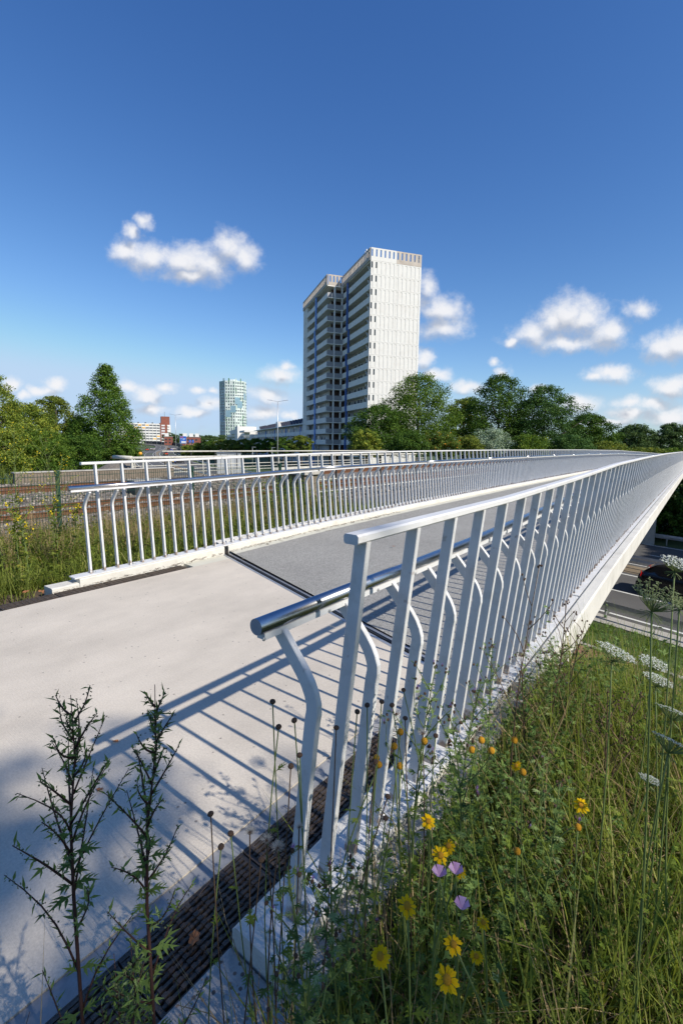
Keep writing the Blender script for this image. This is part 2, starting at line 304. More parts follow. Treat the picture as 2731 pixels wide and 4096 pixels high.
def deck_concrete():
    M = mat('brushed_concrete', (.595,.53,.44), 0.88, var=0.09, scale=1.3, bump=0.0); nt = M.node_tree; L = nt.links.new; b = nt.nodes['Principled BSDF']
    src = b.inputs['Base Color'].links[0].from_socket; tc = N(nt, 'ShaderNodeTexCoord')
    # dark pits and stones
    vo = N(nt, 'ShaderNodeTexVoronoi', inp={'Scale': 17.0}); L(tc.outputs['Object'], vo.inputs['Vector'])
    cr = N(nt, 'ShaderNodeMapRange', inp={1: .06, 2: .15, 3: 1, 4: 0}); L(vo.outputs['Distance'], cr.inputs[0])
    sel = N(nt, 'ShaderNodeSeparateColor'); L(vo.outputs['Color'], sel.inputs[0]); gt = N(nt, 'ShaderNodeMath', operation='GREATER_THAN', inp={1: .62}); L(sel.outputs[0], gt.inputs[0])
    ml = N(nt, 'ShaderNodeMath', operation='MULTIPLY'); L(cr.outputs[0], ml.inputs[0]); L(gt.outputs[0], ml.inputs[1])
    m2 = N(nt, 'ShaderNodeMath', operation='MULTIPLY', inp={1: .75}); L(ml.outputs[0], m2.inputs[0])
    mx = N(nt, 'ShaderNodeMix', data_type='RGBA'); mx.inputs[7].default_value = (.16,.14,.12,1); L(m2.outputs[0], mx.inputs[0]); L(src, mx.inputs[6])
    # tyre stains along the way
    mp = N(nt, 'ShaderNodeMapping', inp={'Scale': (1.2,.55,1)}); L(tc.outputs['Object'], mp.inputs[0])
    st = N(nt, 'ShaderNodeTexNoise', inp={'Scale': 1.1, 'Detail': 7.0, 'Roughness': .68}); L(mp.outputs[0], st.inputs['Vector'])
    sr = N(nt, 'ShaderNodeMapRange', inp={1: .40, 2: .75, 3: 1.04, 4: .80}); L(st.outputs[0], sr.inputs[0])
    mm = N(nt, 'ShaderNodeMix', data_type='RGBA', blend_type='MULTIPLY', inp={0: 1.0}); L(mx.outputs[2], mm.inputs[6]); L(sr.outputs[0], mm.inputs[7])
    gr = N(nt, 'ShaderNodeTexNoise', inp={'Scale': 95.0, 'Detail': 4.0, 'Roughness': .7}); L(tc.outputs['Object'], gr.inputs['Vector'])
    g2 = N(nt, 'ShaderNodeMapRange', inp={1: .3, 2: .7, 3: .86, 4: 1.12}); L(gr.outputs[0], g2.inputs[0])
    mg = N(nt, 'ShaderNodeMix', data_type='RGBA', blend_type='MULTIPLY', inp={0: 1.0}); L(mm.outputs[2], mg.inputs[6]); L(g2.outputs[0], mg.inputs[7]); L(mg.outputs[2], b.inputs['Base Color'])
    # broom lines across the way
    mq = N(nt, 'ShaderNodeMapping', inp={'Scale': (1.5,150,1)}); L(tc.outputs['Object'], mq.inputs[0])
    ln = N(nt, 'ShaderNodeTexNoise', inp={'Scale': 1.0, 'Detail': 2.0}); L(mq.outputs[0], ln.inputs['Vector'])
    fn = N(nt, 'ShaderNodeTexNoise', inp={'Scale': 160.0, 'Detail': 3.0}); L(tc.outputs['Object'], fn.inputs['Vector'])
    sm = N(nt, 'ShaderNodeMath', operation='MULTIPLY_ADD', inp={1: .5}); L(fn.outputs[0], sm.inputs[0]); L(ln.outputs[0], sm.inputs[2])
    bp = N(nt, 'ShaderNodeBump', inp={'Strength': .45, 'Distance': .006}); L(sm.outputs[0], bp.inputs['Height']); L(bp.outputs[0], b.inputs['Normal'])
    return M
def aggregate():
    M = mat('grit_surface', (.30,.29,.265), 0.9, var=0.10, scale=1.5, spec=.25); nt = M.node_tree; L = nt.links.new; b = nt.nodes['Principled BSDF']
    src = b.inputs['Base Color'].links[0].from_socket; tc = N(nt, 'ShaderNodeTexCoord')
    vo = N(nt, 'ShaderNodeTexVoronoi', inp={'Scale': 150.0}); L(tc.outputs['Object'], vo.inputs['Vector'])
    se = N(nt, 'ShaderNodeSeparateColor'); L(vo.outputs['Color'], se.inputs[0])
    mr = N(nt, 'ShaderNodeMapRange', inp={1: 0, 2: 1, 3: .55, 4: 1.45}); L(se.outputs[0], mr.inputs[0])
    mm = N(nt, 'ShaderNodeMix', data_type='RGBA', blend_type='MULTIPLY', inp={0: 1.0}); L(src, mm.inputs[6]); L(mr.outputs[0], mm.inputs[7]); L(mm.outputs[2], b.inputs['Base Color'])
    bp = N(nt, 'ShaderNodeBump', inp={'Strength': .5, 'Distance': .004}); L(vo.outputs['Distance'], bp.inputs['Height']); L(bp.outputs[0], b.inputs['Normal'])
    return M
def asphalt():
    return mat('asphalt', (.105,.102,.098), 0.9, var=0.18, scale=.6, bump=.2, bscale=120)
DECKC = deck_concrete(); GRIT = aggregate(); ASPH = asphalt()
CREAM = mat('cream_coating', (.58,.56,.47), 0.8, var=.1, scale=3, dirt=(.3,.26,.2), dirt_amt=.4, dirt_scale=5)
EXPO = mat('exposed_aggregate', (.36,.35,.33), 0.85, var=.15, scale=9, bump=.4, bscale=40)
def pebbles(M):
    nt = M.node_tree; L = nt.links.new; b = nt.nodes['Principled BSDF']; src = b.inputs['Base Color'].links[0].from_socket; tc = N(nt, 'ShaderNodeTexCoord')
    vo = N(nt, 'ShaderNodeTexVoronoi', inp={'Scale': 38.0}); L(tc.outputs['Object'], vo.inputs['Vector'])
    cr = N(nt, 'ShaderNodeMapRange', inp={1: .2, 2: .28, 3: 1, 4: 0}); L(vo.outputs['Distance'], cr.inputs[0])
    mx = N(nt, 'ShaderNodeMix', data_type='RGBA'); L(cr.outputs[0], mx.inputs[0]); L(src, mx.inputs[6])
    sc_ = N(nt, 'ShaderNodeSeparateColor'); L(vo.outputs['Color'], sc_.inputs[0]); hs = N(nt, 'ShaderNodeMix', data_type='RGBA'); L(sc_.outputs[0], hs.inputs[0]); hs.inputs[6].default_value = (.10,.085,.075,1); hs.inputs[7].default_value = (.34,.22,.16,1); L(hs.outputs[2], mx.inputs[7])
    L(mx.outputs[2], b.inputs['Base Color'])
pebbles(EXPO)
SOIL = mat('soil', (.075,.055,.038), 0.95, var=.4, scale=7, bump=.5, bscale=30)
def grassy(name, c0, c1):
    M = mat(name, c0, 0.95, var=.35, scale=.35, bump=.6, bscale=8, dirt=c1, dirt_amt=.7, dirt_scale=.08); return M
GRASSG = grassy('meadow_ground', (.065,.095,.028), (.12,.11,.045))
MARK = mat('road_paint', (.66,.66,.62), 0.7, var=.12, scale=3)
BALL = mat('ballast_bed', (.20,.17,.14), 0.95, var=.5, scale=9, bump=1.0, bscale=14)
# ------------------------------------------------------------------ the setting
GZ = -5.0
def structure(o): o['kind'] = 'structure'; return o
b = MB(); R_ = 4500
b.add([(-R_,-600,GZ-.03),(R_,-600,GZ-.03),(R_,R_,GZ-.03),(-R_,R_,GZ-.03)], [(0,1,2,3)])
structure(b.build('ground', GRASSG))

def gz(s, o):
    """height of the embankment that carries the footbridge start and the railway"""
    r = -.03 - .06*max(0, o+.7) - .30*max(0, o-2.0) - .48*max(0, s-3.0+.15*o)
    l = -.12 - .05*max(0, -5.5-o) if o > -9.5 else (-.34 if o > -10.5 else -.62)
    if o < -26.5: l = -.62 - .5*(-26.5-o)
    if o > -.74: z = r
    elif o < -5.5: z = l if s < 10.6 else GZ-.3
    else: z = -.45 if s < 4.6 else -.45-.48*(s-4.6)
    z += .05*math.sin(s*3.1+o*2.3)*math.sin(o*4.1-s*1.7)*(1 if (o > -.6 or -9.3 < o < -5.7) else 0)
    return max(z, GZ-.3)
def embankment():
    ss = sorted(set([-60,-45,-30,-20,-14,-10,-7] + [round(-5+.25*i, 3) for i in range(33)] + [round(3.3+.5*i, 3) for i in range(24)] + [10.55,10.65]))
    oo = sorted(set([-44,-40,-36,-32,-29,-26.5,-24,-20,-15,-10.6,-10.4,-9.55,-9.45] + [round(-9.25+.35*i,3) for i in range(11)] + [-5.53,-5.47,-3.1,-.76,-.72] + [round(-.6+.22*i,3) for i in range(20)] + [4.2,5,6,8,10,13,16,20]))
    V = [W(s, o, gz(s, o)) for s in ss for o in oo]; k = len(oo)
    F = [(i*k+j, i*k+j+1, (i+1)*k+j+1, (i+1)*k+j) for i in range(len(ss)-1) for j in range(k-1)]
    b = MB(); b.add(V, F); o = b.build('embankment', SOIL, smooth=True); return structure(o)
embankment()

# highway: centre line of the median, curving off to the left
HW = [(118,-108,GZ),(75,-53,GZ),(17.5,23.0,GZ),(-6,55,GZ),(-40,115,GZ),(-68,175,GZ),(-99,253,GZ),(-124,335,-4.3),(-165,430,-3.0),(-235,510,-2.0),(-330,570,-1.2),(-460,610,-.8)]
def spline(P, step=4.0):
    P = [Vector(p) for p in P]; out = []
    for i in range(len(P)-1):
        p0 = P[max(i-1,0)]; p1 = P[i]; p2 = P[i+1]; p3 = P[min(i+2,len(P)-1)]; k = max(2, int((p2-p1).length/step))
        for j in range(k):
            t = j/k; out.append(.5*((2*p1)+(p2-p0)*t+(2*p0-5*p1+4*p2-p3)*t*t+(3*p1-p0-3*p2+p3)*t**3))
    out.append(P[-1]); return out
HWP = spline(HW)
HWD = [((HWP[min(i+1,len(HWP)-1)]-HWP[max(i-1,0)])*Vector((1,1,0))).normalized() for i in range(len(HWP))]
HWN = [Vector((d.y,-d.x,0)) for d in HWD]                     # to the far side as seen from the camera
HWL = [0.0]
for i in range(1, len(HWP)): HWL.append(HWL[-1]+(HWP[i]-HWP[i-1]).length)
def hw(l, off, z=0.0):
    i = max(0, min(len(HWP)-2, int(np.searchsorted(HWL, l))-1)); t = (l-HWL[i])/(HWL[i+1]-HWL[i])
    return HWP[i].lerp(HWP[i+1], t)+HWN[i].lerp(HWN[i+1], t)*off+Vector((0,0,z)), HWD[i].lerp(HWD[i+1], t).normalized()
L0 = min(range(len(HWP)), key=lambda i: (HWP[i]-Vector((17.5,23,GZ))).length); L0 = HWL[L0]    # where it passes the footbridge
def ribbon(name, o0, o1, z, m, l0=0, l1=None, parent=None, thick=0.0, step=4):
    l1 = l1 or HWL[-1]; k = max(1, int((l1-l0)/step)); b = MB(); V = []; F = []
    for i in range(k+1):
        l = l0+(l1-l0)*i/k; V += [hw(l,o0,z)[0], hw(l,o1,z)[0]]
        if thick: V += [hw(l,o1,z-thick)[0], hw(l,o0,z-thick)[0]]
    c = 4 if thick else 2
    for i in range(k):
        F.append((i*c, i*c+1, i*c+c+1, i*c+c))
        if thick: F += [(i*c+1,i*c+2,i*c+c+2,i*c+c+1),(i*c+3,i*c,i*c+c,i*c+c+3)]
    b.add(V, F); return b.build(name, m, parent)
structure(ribbon('road', -8.6, -.9, .02, ASPH))
structure(ribbon('road', .9, 8.6, .02, ASPH))
MEDI = mat('median_soil', (.23,.18,.12), .95, var=.3, scale=.5, bump=.4, bscale=20)
structure(ribbon('median_strip', -.9, .9, .03, MEDI))
rm = thing('road_marking', 'white painted lane lines on the grey motorway asphalt', 'road marking', hw(L0,0)[0])
def marking(o, w, dash=None, l0=None, l1=None):
    l0 = l0 if l0 is not None else L0-60; l1 = l1 or HWL[-1]-20; b = MB(); c = rm.location
    l = l0
    while l < l1:
        e = min(l+(dash[0] if dash else 6.0), l1)
        p, q, r, t = hw(l,o-w/2,.03)[0], hw(l,o+w/2,.03)[0], hw(e,o+w/2,.03)[0], hw(e,o-w/2,.03)[0]
        b.add([p-c,q-c,r-c,t-c], [(0,1,2,3)]); l = e+(dash[1] if dash else 0.0)
    b.build('lane_line', MARK, rm)
for o in (-8.2,-1.4,1.4,8.2): marking(o, .16)
marking(-4.8, .16, (4.2, 3.0), L0-31.0); marking(4.8, .16, (4.0, 4.5))
# service path of brick, kerbs, grass strip and concrete edge below the bridge
BRICK = mat('brick_paver', (.30,.15,.11), .85, var=.22, scale=2, bump=.3, bscale=50)
bp = structure(ribbon('brick_path', -16.2, -12.35, .015, mat('paver_joint', (.16,.11,.085), .95, var=.3, scale=8), L0-40, L0+40))
structure(ribbon('kerb', -12.32, -12.14, .10, CONC, L0-40, L0+40, thick=.12))
structure(ribbon('grass_strip', -12.14, -9.75, .05, GRASSG, L0-40, L0+40))
structure(ribbon('concrete_edge', -9.72, -8.75, .08, CONC, L0-40, L0+40, thick=.1))
bm_ = MB(); bm_.box(-.1,.1,-.049,.049,0,.05); bme = bm_.mesh('brick'); bme.materials.append(BRICK)
o0, d0 = hw(L0, 0); ang = math.atan2(d0.y, d0.x); cnt = 0
rest = []
for r in range(37):
    for c in range(26):
        l = L0-2.2+c*.208+(.104 if r % 2 else 0); off = -12.45-r*.102
        p, _ = hw(l, off, .02)
        if 3 <= c < 19 and r < 19:
            o = link('brick', bme, bp, loc=p-bp.location+Vector((0,0,rng.uniform(-.004,.004))), rot=(0,0,ang+rng.normal(0,.01)))
        else: rest.append(p)
b = MB()
for p in rest:
    c_, s_ = math.cos(ang), math.sin(ang)
    b.hexa([(p.x+c_*x-s_*y, p.y+s_*x+c_*y, p.z+z) for z in (0,.05) for x, y in ((-.1,-.049),(.1,-.049),(.1,.049),(-.1,.049))])
b.build('paver_field', BRICK, bp)['kind'] = 'stuff'

# ------------------------------------------------------------------ footbridge
def bthing(name, label, cat, o, s, z=0, group=None):
    t = thing(name, label, cat, W(s, o, z), -TH, group); t['_o'] = o; t['_s'] = s; t['_z'] = z
    del t['_o'], t['_s'], t['_z']; return t, (o, s, z)
def sj(o): return 4.22-.318*(o+5.2)          # the skewed expansion joint
def spath(s0, s1, step=1.0):
    k = max(1, int(round((s1-s0)/step))); return [((bend(s),s,camber(s)),(1,0,0),(0,0,1)) for s in np.linspace(s0, s1, k+1)]
FB, fo = bthing('footbridge', 'pale concrete footbridge with grey gritted deck crossing the motorway', 'footbridge', -3.1, 4.0)
SEND = 96.0
def grid_deck(name, o0, o1, z, m, nj=4):
    b = MB(); oo = np.linspace(o0, o1, nj+1); ks = 92; V = []; F = []
    for i in range(ks+1):
        for o in oo:
            s = sj(o)+.07+(SEND-sj(o))*i/ks; V.append((o+bend(s), s, camber(s)+z))
    for i in range(ks):
        for j in range(nj): F.append((i*(nj+1)+j, i*(nj+1)+j+1, (i+1)*(nj+1)+j+1, (i+1)*(nj+1)+j))
    b.add(V, F); return b.build(name, m, FB, fo)
grid_deck('deck_surface', -5.06, -1.16, .004, GRIT)
grid_deck('edge_strip', -5.26, -5.06, .006, CREAM, 1)['label'] = 'cream coated strip along the far kerb'
grid_deck('edge_strip', -1.16, -1.02, .006, CREAM, 1)
b = MB(); b.sweep(spath(4.6, SEND, 2), [(-5.5,-.32),(-.9,-.32),(-.9,-.02),(-5.5,-.02)]); b.build('deck_slab', CONC, FB, fo)
# approach slab
b = MB(); k = 8; oo = np.linspace(-5.03, -1.395, k+1)
for i in range(k):
    o0_, o1_ = oo[i], oo[i+1]
    b.hexa([(o0_,-4,-.3),(o1_,-4,-.3),(o1_,sj(o1_)-.05,-.3),(o0_,sj(o0_)-.05,-.3),(o0_,-4,0),(o1_,-4,0),(o1_,sj(o1_)-.05,0),(o0_,sj(o0_)-.05,0)])
slab = b.build('approach_slab', DECKC, FB, fo)
b = MB(); b.hexa([(-5.27,3.56,-.3),(-5.03,3.54,-.3),(-5.03,sj(-5.03)-.05,-.3),(-5.27,sj(-5.27)-.05,-.3),(-5.27,3.56,-.002),(-5.03,3.54,-.002),(-5.03,sj(-5.03)-.05,-.002),(-5.27,sj(-5.27)-.05,-.002)]); b.build('edge_strip', CREAM, FB, fo)
b = MB(); b.hexa([(-1.31,2.12,-.3),(-1.03,2.12,-.3),(-1.03,sj(-1.03)-.05,-.3),(-1.31,sj(-1.31)-.05,-.3),(-1.31,2.12,-.004),(-1.03,2.12,-.004),(-1.03,sj(-1.03)-.05,-.004),(-1.31,sj(-1.31)-.05,-.004)]); b.build('edge_strip', CREAM, FB, fo)
b = MB(); b.box(-1.393,-1.312,-4,sj(-1.32)-.05,-.3,-.006); b.build('channel_edge', mat('smooth_concrete', (.30,.30,.30), .7, var=.12, scale=8, dirt=(.12,.1,.08), dirt_amt=.6, dirt_scale=6), FB, fo)
b = MB(); b.box(-1.058,-.73,-4,.855,-.5,.015); b.build('channel_wall', EXPO, FB, fo, bevel=.01)
# expansion joint: rubber seal between two steel lips
jd = MB()
def jbox(d0, d1, z0, z1):
    q = []
    for z in (z0, z1):
        for o, d in ((-5.26,d0),(-1.03,d0),(-1.03,d1),(-5.26,d1)): q.append((o, sj(o)+d, z))
    b = MB(); b.hexa(q); return b
jbox(-.018,.034,-.1,-.012).build('expansion_joint', BLACK, FB, fo)
jbox(-.052,-.018,-.1,.0025).build('joint_lip', GALV, FB, fo); jbox(.034,.072,-.1,.006).build('joint_lip', GALV, FB, fo)
jbox(.0,.018,-.05,.003).build('joint_seal', BLACK, FB, fo)
# kerbs
KR = [(-1.056,-.3),(-.84,-.3),(-.84,.083),(-1.04,.083),(-1.056,.068)]
KL = [(-5.27,-.3),(-5.27,.068),(-5.285,.083),(-5.48,.083),(-5.48,-.3)]
def kerbpiece(sect, s0, s1): b = MB(); b.sweep(spath(s0, s1, 1.0), sect); return b.build('kerb', KERBW, FB, fo)
kerbpiece(KR, .86, sj(-1)-.03); kerbpiece(KL, 2.26, sj(-5.3)-.03); kerbpiece([(-5.27,-.3),(-5.27,.024),(-5.29,.034),(-5.47,.03),(-5.47,-.3)], 1.98, 2.255)
for i in range(12): kerbpiece(KR, sj(-1)+.04+i*7.7, sj(-1)+.04+i*7.7+7.69); kerbpiece(KL, sj(-5.3)+.04+i*7.6, sj(-5.3)+.04+i*7.6+7.59)
for o_, s_ in ((-.94, sj(-1)), (-5.375, sj(-5.3))):
    b = MB(); b.hexa([(o_-.1,s_-.03,-.1),(o_+.1,s_-.03,-.1),(o_+.1,s_+.04,-.1),(o_-.1,s_+.04,-.1),(o_-.1,s_-.03,.06),(o_+.1,s_-.03,.06),(o_+.1,s_+.04,.075),(o_-.1,s_+.04,.075)]); b.build('joint_seal', BLACK, FB, fo)
# outer beams in lengths
BEAMW = mat('beam_concrete', (.64,.62,.57), .82, var=.12, scale=2.5, bump=.2, bscale=50, dirt=(.30,.28,.23), dirt_amt=.6, dirt_scale=1.6)
for i in range(13):
    s0 = 2.94+i*7.4; b = MB(); b.sweep(spath(s0, s0+7.385, 1.0), [(-.835,-.3),(-.90,-.19),(-.735,-.17),(-.72,-.155),(-.72,.095),(-.735,.108),(-.82,.108),(-.835,.09)]); b.build('edge_beam', BEAMW, FB, fo)
    s0 += 1.35; b = MB(); b.sweep(spath(s0, s0+7.385, 1.0), [(-5.48,-.3),(-5.482,.09),(-5.60,.105),(-5.60,-.17)]); b.build('edge_beam', BEAMW, FB, fo)
b = MB(); b.box(-.84,-.735,.86,2.93,-.5,.06); b.build('channel_wall', CONC, FB, fo, bevel=.01)
b = MB(); b.box(-5.7,-.9,4.6,5.2,-5.2,-.34); b.build('abutment', CONC, FB, fo)
for s_ in (38.5,): b = MB(); b.box(-4.3,-2.1,s_-.35,s_+.35,-5.2,-.2); b.build('pier', CONC, FB, fo)

# ------------------------------------------------------------------ the two railings
def ribbon_bar(path, w, t):
    """flat bar bent in the cross-bridge plane; path of (x, z)"""
    b = MB(); P = [Vector((x,0,z)) for x, z in path]; sec = []
    for i in range(len(P)):
        d = (P[min(i+1,len(P)-1)]-P[max(i-1,0)]).normalized(); x = Vector((d.z,0,-d.x))
        sec.append((P[i], x, Vector((0,1,0))))
    c = .0025
    b.sweep(sec, [(-w/2+c,-t/2),(w/2-c,-t/2),(w/2,-t/2+c),(w/2,t/2-c),(w/2-c,t/2),(-w/2+c,t/2),(-w/2,t/2-c),(-w/2,-t/2+c)]); return b
def post_meshes(sg):
    st = ribbon_bar([(0,0),(sg*.132,1.215)], .046, .022).mesh('post')
    k = .132/1.215; pts = [(0,0),(sg*k*.70,.70)]; x0, z0 = k*.70, .70
    # fillet towards the way
    for q, (dx, dz) in enumerate([(.005,.025),(.004,.050),(-.004,.076),(-.018,.104),(-.040,.134),(-.128,.232)]): pts.append((sg*(x0+dx), z0+dz))
    be = ribbon_bar(pts, .046, .022).mesh('post')
    for q in (st, be): q.materials.append(WHITEP)
    return st, be
def railing(side):
    sg = 1 if side == 'R' else -1
    ob = -.915 if sg > 0 else -5.345
    sp0 = .985 if sg > 0 else 2.41               # first, bent post
    lab = 'white railing with round steel handrail, nearest the camera along the right edge' if sg > 0 else 'white railing with round steel handrail along the far left edge of the footbridge'
    T, off = bthing('railing', lab, 'railing', ob, sp0, .1)
    st, be = post_meshes(sg); P = .157; n = 560
    far = MB()
    for i in range(n):
        s = sp0+i*P*(1 if sg > 0 else .985); z = camber(s)+.097
        if s > 92: break
        if i < 300:
            link('post', be if i % 2 == 0 else st, T, loc=(bend(s), s-sp0, z-.1))
        else:
            src = be if i % 2 == 0 else st
            far.add([(v.co.x+ob+bend(s), v.co.y+s, v.co.z+z) for v in src.vertices], [tuple(p.vertices) for p in src.polygons])
    far.build('far_posts', WHITE, T, off)['kind'] = 'stuff'
    # top rail lengths
    ot = ob+sg*.132; s0 = sp0+.095 if sg > 0 else sp0+.0
    joints = [s0, 3.14] + [3.14+4.1*i for i in range(1, 23)] if sg > 0 else [s0, 4.34] + [4.34+4.1*i for i in range(1, 22)]
    for a_, e_ in zip(joints[:-1], joints[1:]):
        b = MB(); c = .006
        b.sweep([((o[0]+ot,o[1],o[2]+1.310),x,u) for o,x,u in spath(a_, e_-.006, .8)], [(-.026+c,0),(.026-c,0),(.026,c),(.026,.030-c),(.026-c,.030),(-.026+c,.030),(-.026,.030-c),(-.026,c)])
        b.build('top_rail', WHITE, T, off)
    oh = ob-sg*.055; s1 = sp0-.10 if sg > 0 else sp0-.22
    for i in range(22):
        a_ = s1 if i == 0 else s1+4.1*i; e_ = s1+4.1*(i+1)-.004
        h = MB(); h.tube([(oh+bend(s), s, camber(s)+1.074) for s in np.linspace(a_, e_, 6)], .0245, 20)
        hr = h.build('handrail', STEEL, T, off, smooth=True)
        for p in hr.data.polygons:
            if len(p.vertices) > 4: p.use_smooth = False
        b = MB(); b.sweep([((o[0]+oh,o[1],o[2]+1.032),x,u) for o,x,u in spath(a_+.02, e_-.02, .8)], [(-.016,0),(.016,0),(.016,.02),(-.016,.02)]); b.build('handrail_strip', WHITE, T, off)
        b = MB(); b.sweep([((o[0]+ob,o[1],o[2]+.084),x,u) for o,x,u in spath(a_+.02, e_-.01, .8)], [(-.07,0),(.07,0),(.07,.014),(-.07,.014)])
        b.build('base_plate', WHITE, T, off)
    nb = MB(); nb.lathe([(.019,0),(.019,.004)], 12); nb.lathe([(.0125,.004),(.0125,.014),(.010,.020),(.005,.024),(.0,.0245)], 8); nm = nb.mesh('bolt', smooth=False); nm.materials.append(GALV)
    for i in range(70):
        s = sp0+.045+i*.471
        link('bolt', nm, T, loc=(sg*.012+bend(s), s-sp0, camber(s)-.1+.098))
    sc = MB(); sc.lathe([(.006,0),(.006,.003),(.003,.004)], 8); sm = sc.mesh('screw'); sm.materials.append(GALV)
    for i in range(24):
        s = sp0-.085+i*.30
        link('screw', sm, T, loc=(oh-ob+.016*sg, s-sp0, camber(s)+1.038-.1), rot=(0, sg*math.pi/2, 0))
    return T
railing('R'); railing('L')

# ------------------------------------------------------------------ drain gratings
def grating_meshes(w, l):
    out = {}
    fr = MB()
    for x0, x1 in ((0,.012),(w-.012,w)): fr.box(x0,x1,.003,l-.003,-.03,-.004)
    for y0, y1 in ((.003,.018),(l-.018,l-.003)): fr.box(.012,w-.012,y0,y1,-.03,-.006)
    out['frame'] = fr.mesh('frame')
    ba = MB(); ba.box(-.0055,.0055,.018,l-.018,-.028,-.003)
    k = int((l-.04)/.05)
    for i in range(k): ba.box(-.0075,.0075,.03+i*.05,.046+i*.05,-.026,.0)     # raised grip lugs
    out['bar'] = ba.mesh('bar')
    nb = int((w-.024)/.0218); xs = [.012+.011+i*.0218 for i in range(nb)]
    cr = MB()
    for i, x in enumerate(xs[:-1]):
        for j in range(6):
            y = .03+j*.085+(.0425 if i % 2 else 0)
            if y < l-.03: cr.box(x,x+.0218,y,y+.014,-.027,-.009)
    out['crossbar'] = cr.mesh('crossbar'); out['xs'] = xs
    for k in ('frame','bar','crossbar'): out[k].materials.append(IRON)
    return out
GM = grating_meshes(.248, .5); GML = grating_meshes(.215, .5)
ordw = ['first', 'second', 'third', 'fourth', 'fifth', 'sixth', 'seventh', 'eighth', 'ninth', 'tenth']
def grates(side):
    starts = [2.12-.5*(i+1) for i in range(7)] if side == 'R' else [3.5-.505*(i+1) for i in range(6)]
    for i, s in enumerate(starts):
        G = GM if side == 'R' else GML; o = -1.309 if side == 'R' else -5.25
        lab = f'dark iron drain grating under the near railing, {ordw[i]} one from the deck joint' if side == 'R' else f'brown iron drain grating at the far white kerb, {ordw[i]} one from the deck joint'
        T, off = bthing('drain_grating', lab, 'drain grating', o, s, -.004, 'drain gratings')
        link('frame', G['frame'], T); link('crossbar', G['crossbar'], T)['kind'] = 'stuff'
        for x in G['xs']: link('bar', G['bar'], T, loc=(x,0,0))
grates('R'); grates('L')
for nm, x0, x1, y0, y1 in (('drain_channel',-1.31,-1.06,-1.6,2.12),('drain_channel',-5.25,-5.03,.4,3.52)):
    b = MB(); b.box(x0,x1,y0,y1,-.3,-.16); b.build(nm, mat('channel_dirt', (.03,.025,.02), .95, var=.4, scale=12), FB, fo)
# ------------------------------------------------------------------ railway beside the footbridge
b = MB(); sec = [(-25.6,-.62),(-24.4,-.52),(-19.0,-.52),(-18.0,-.60),(-17.2,-.52),(-11.9,-.52),(-10.8,-.66)]
b.sweep([((0,s,0),(1,0,0),(0,0,1)) for s in (-60,-20,0,10,20,40,60,90)], sec, closed=False)
o = b.build('railway_ballast', BALL, loc=(0,0,0), rot=(0,0,-TH)); structure(o)
# loose stones
n = 9000; so_ = np.stack([rng.uniform(-25.4,-11.0,n), rng.uniform(-3,22,n)],1); zz = np.where(so_[:,0] < -24.4, -.57, -.52); r = rng.uniform(.025,.06,n)
base = np.array([[-1,-1,-.6],[1,-1,-.6],[1,1,-.6],[-1,1,-.6],[-.6,-.7,.7],[.7,-.5,.8],[.5,.7,.6],[-.7,.6,.8]])
V = (base[None]*r[:,None,None])*(1+rng.uniform(-.35,.35,(n,8,3)))
c_, s_ = np.cos(rng.uniform(0,6.28,n)), np.sin(rng.uniform(0,6.28,n)); X = V[:,:,0]*c_[:,None]-V[:,:,1]*s_[:,None]; Y = V[:,:,0]*s_[:,None]+V[:,:,1]*c_[:,None]
V[:,:,0] = X+so_[:,0,None]; V[:,:,1] = Y+so_[:,1,None]; V[:,:,2] += zz[:,None]+.01
f6 = np.array([(0,3,2,1),(4,5,6,7),(0,1,5,4),(1,2,6,5),(2,3,7,6),(3,0,4,7)]); F = (f6[None]+(np.arange(n)*8)[:,None,None]).reshape(-1,4)
STONE = leafmat('ballast_stone', (.10,.085,.07), (.36,.32,.27), .95, 0.0)
me = indexed_mesh('ballast_stones', V.reshape(-1,3), F, np.repeat(rng.uniform(0,1,n),6)); me.materials.append(STONE)
o = link('ballast_stones', me, rot=(0,0,-TH)); tag(o, 'grey brown ballast stones heaped around the railway rails', 'ballast', kind='stuff')
def rail(o_, lab):
    T, off = bthing('rail', lab, 'rail', o_, 0, -.52, 'railway rails')
    P = [((o_,s,-.52),(1,0,0),(0,0,1)) for s in (-60,-20,0,20,40,60,90)]
    b = MB(); b.sweep(P, [(-.07,0),(.07,0),(.07,.015),(.012,.035),(.012,.125),(.036,.14),(.036,.168),(-.036,.168),(-.036,.14),(-.012,.125),(-.012,.035),(-.07,.015)]); r_ = b.build('rail_web', RUST, T, off)
    b = MB(); b.sweep(P, [(-.028,.1685),(.028,.1685),(.028,.172),(-.028,.172)]); b.build('running_surface', mat('worn_rail', (.34,.29,.26), .4, .7, var=.2), T, off)
    cm = MB(); cm.box(-.12,-.07,-.05,.05,0,.05); cm.box(.07,.12,-.05,.05,0,.05); q = cm.mesh('clip'); q.materials.append(RUST)
    for i in range(40): link('clip', q, T, loc=(0, -1+i*.6, .0))
rail(-13.75, 'rusty rail of the near track, the one closest to the footbridge'); rail(-15.25, 'rusty rail of the near track, on its side away from the footbridge')
rail(-20.5, 'rusty rail of the far track, on its side facing the footbridge'); rail(-22.0, 'rusty rail of the far track, the one farthest from the footbridge')
sm = MB(); sm.box(-1.25,1.25,-.13,.13,-.15,.012); sme = sm.mesh('railway_sleeper'); sme.materials.append(mat('sleeper_concrete', (.24,.21,.18), .9, var=.25, scale=5))
ON = 'first second third fourth fifth sixth seventh eighth ninth tenth eleventh twelfth thirteenth fourteenth fifteenth sixteenth seventeenth eighteenth nineteenth'.split()
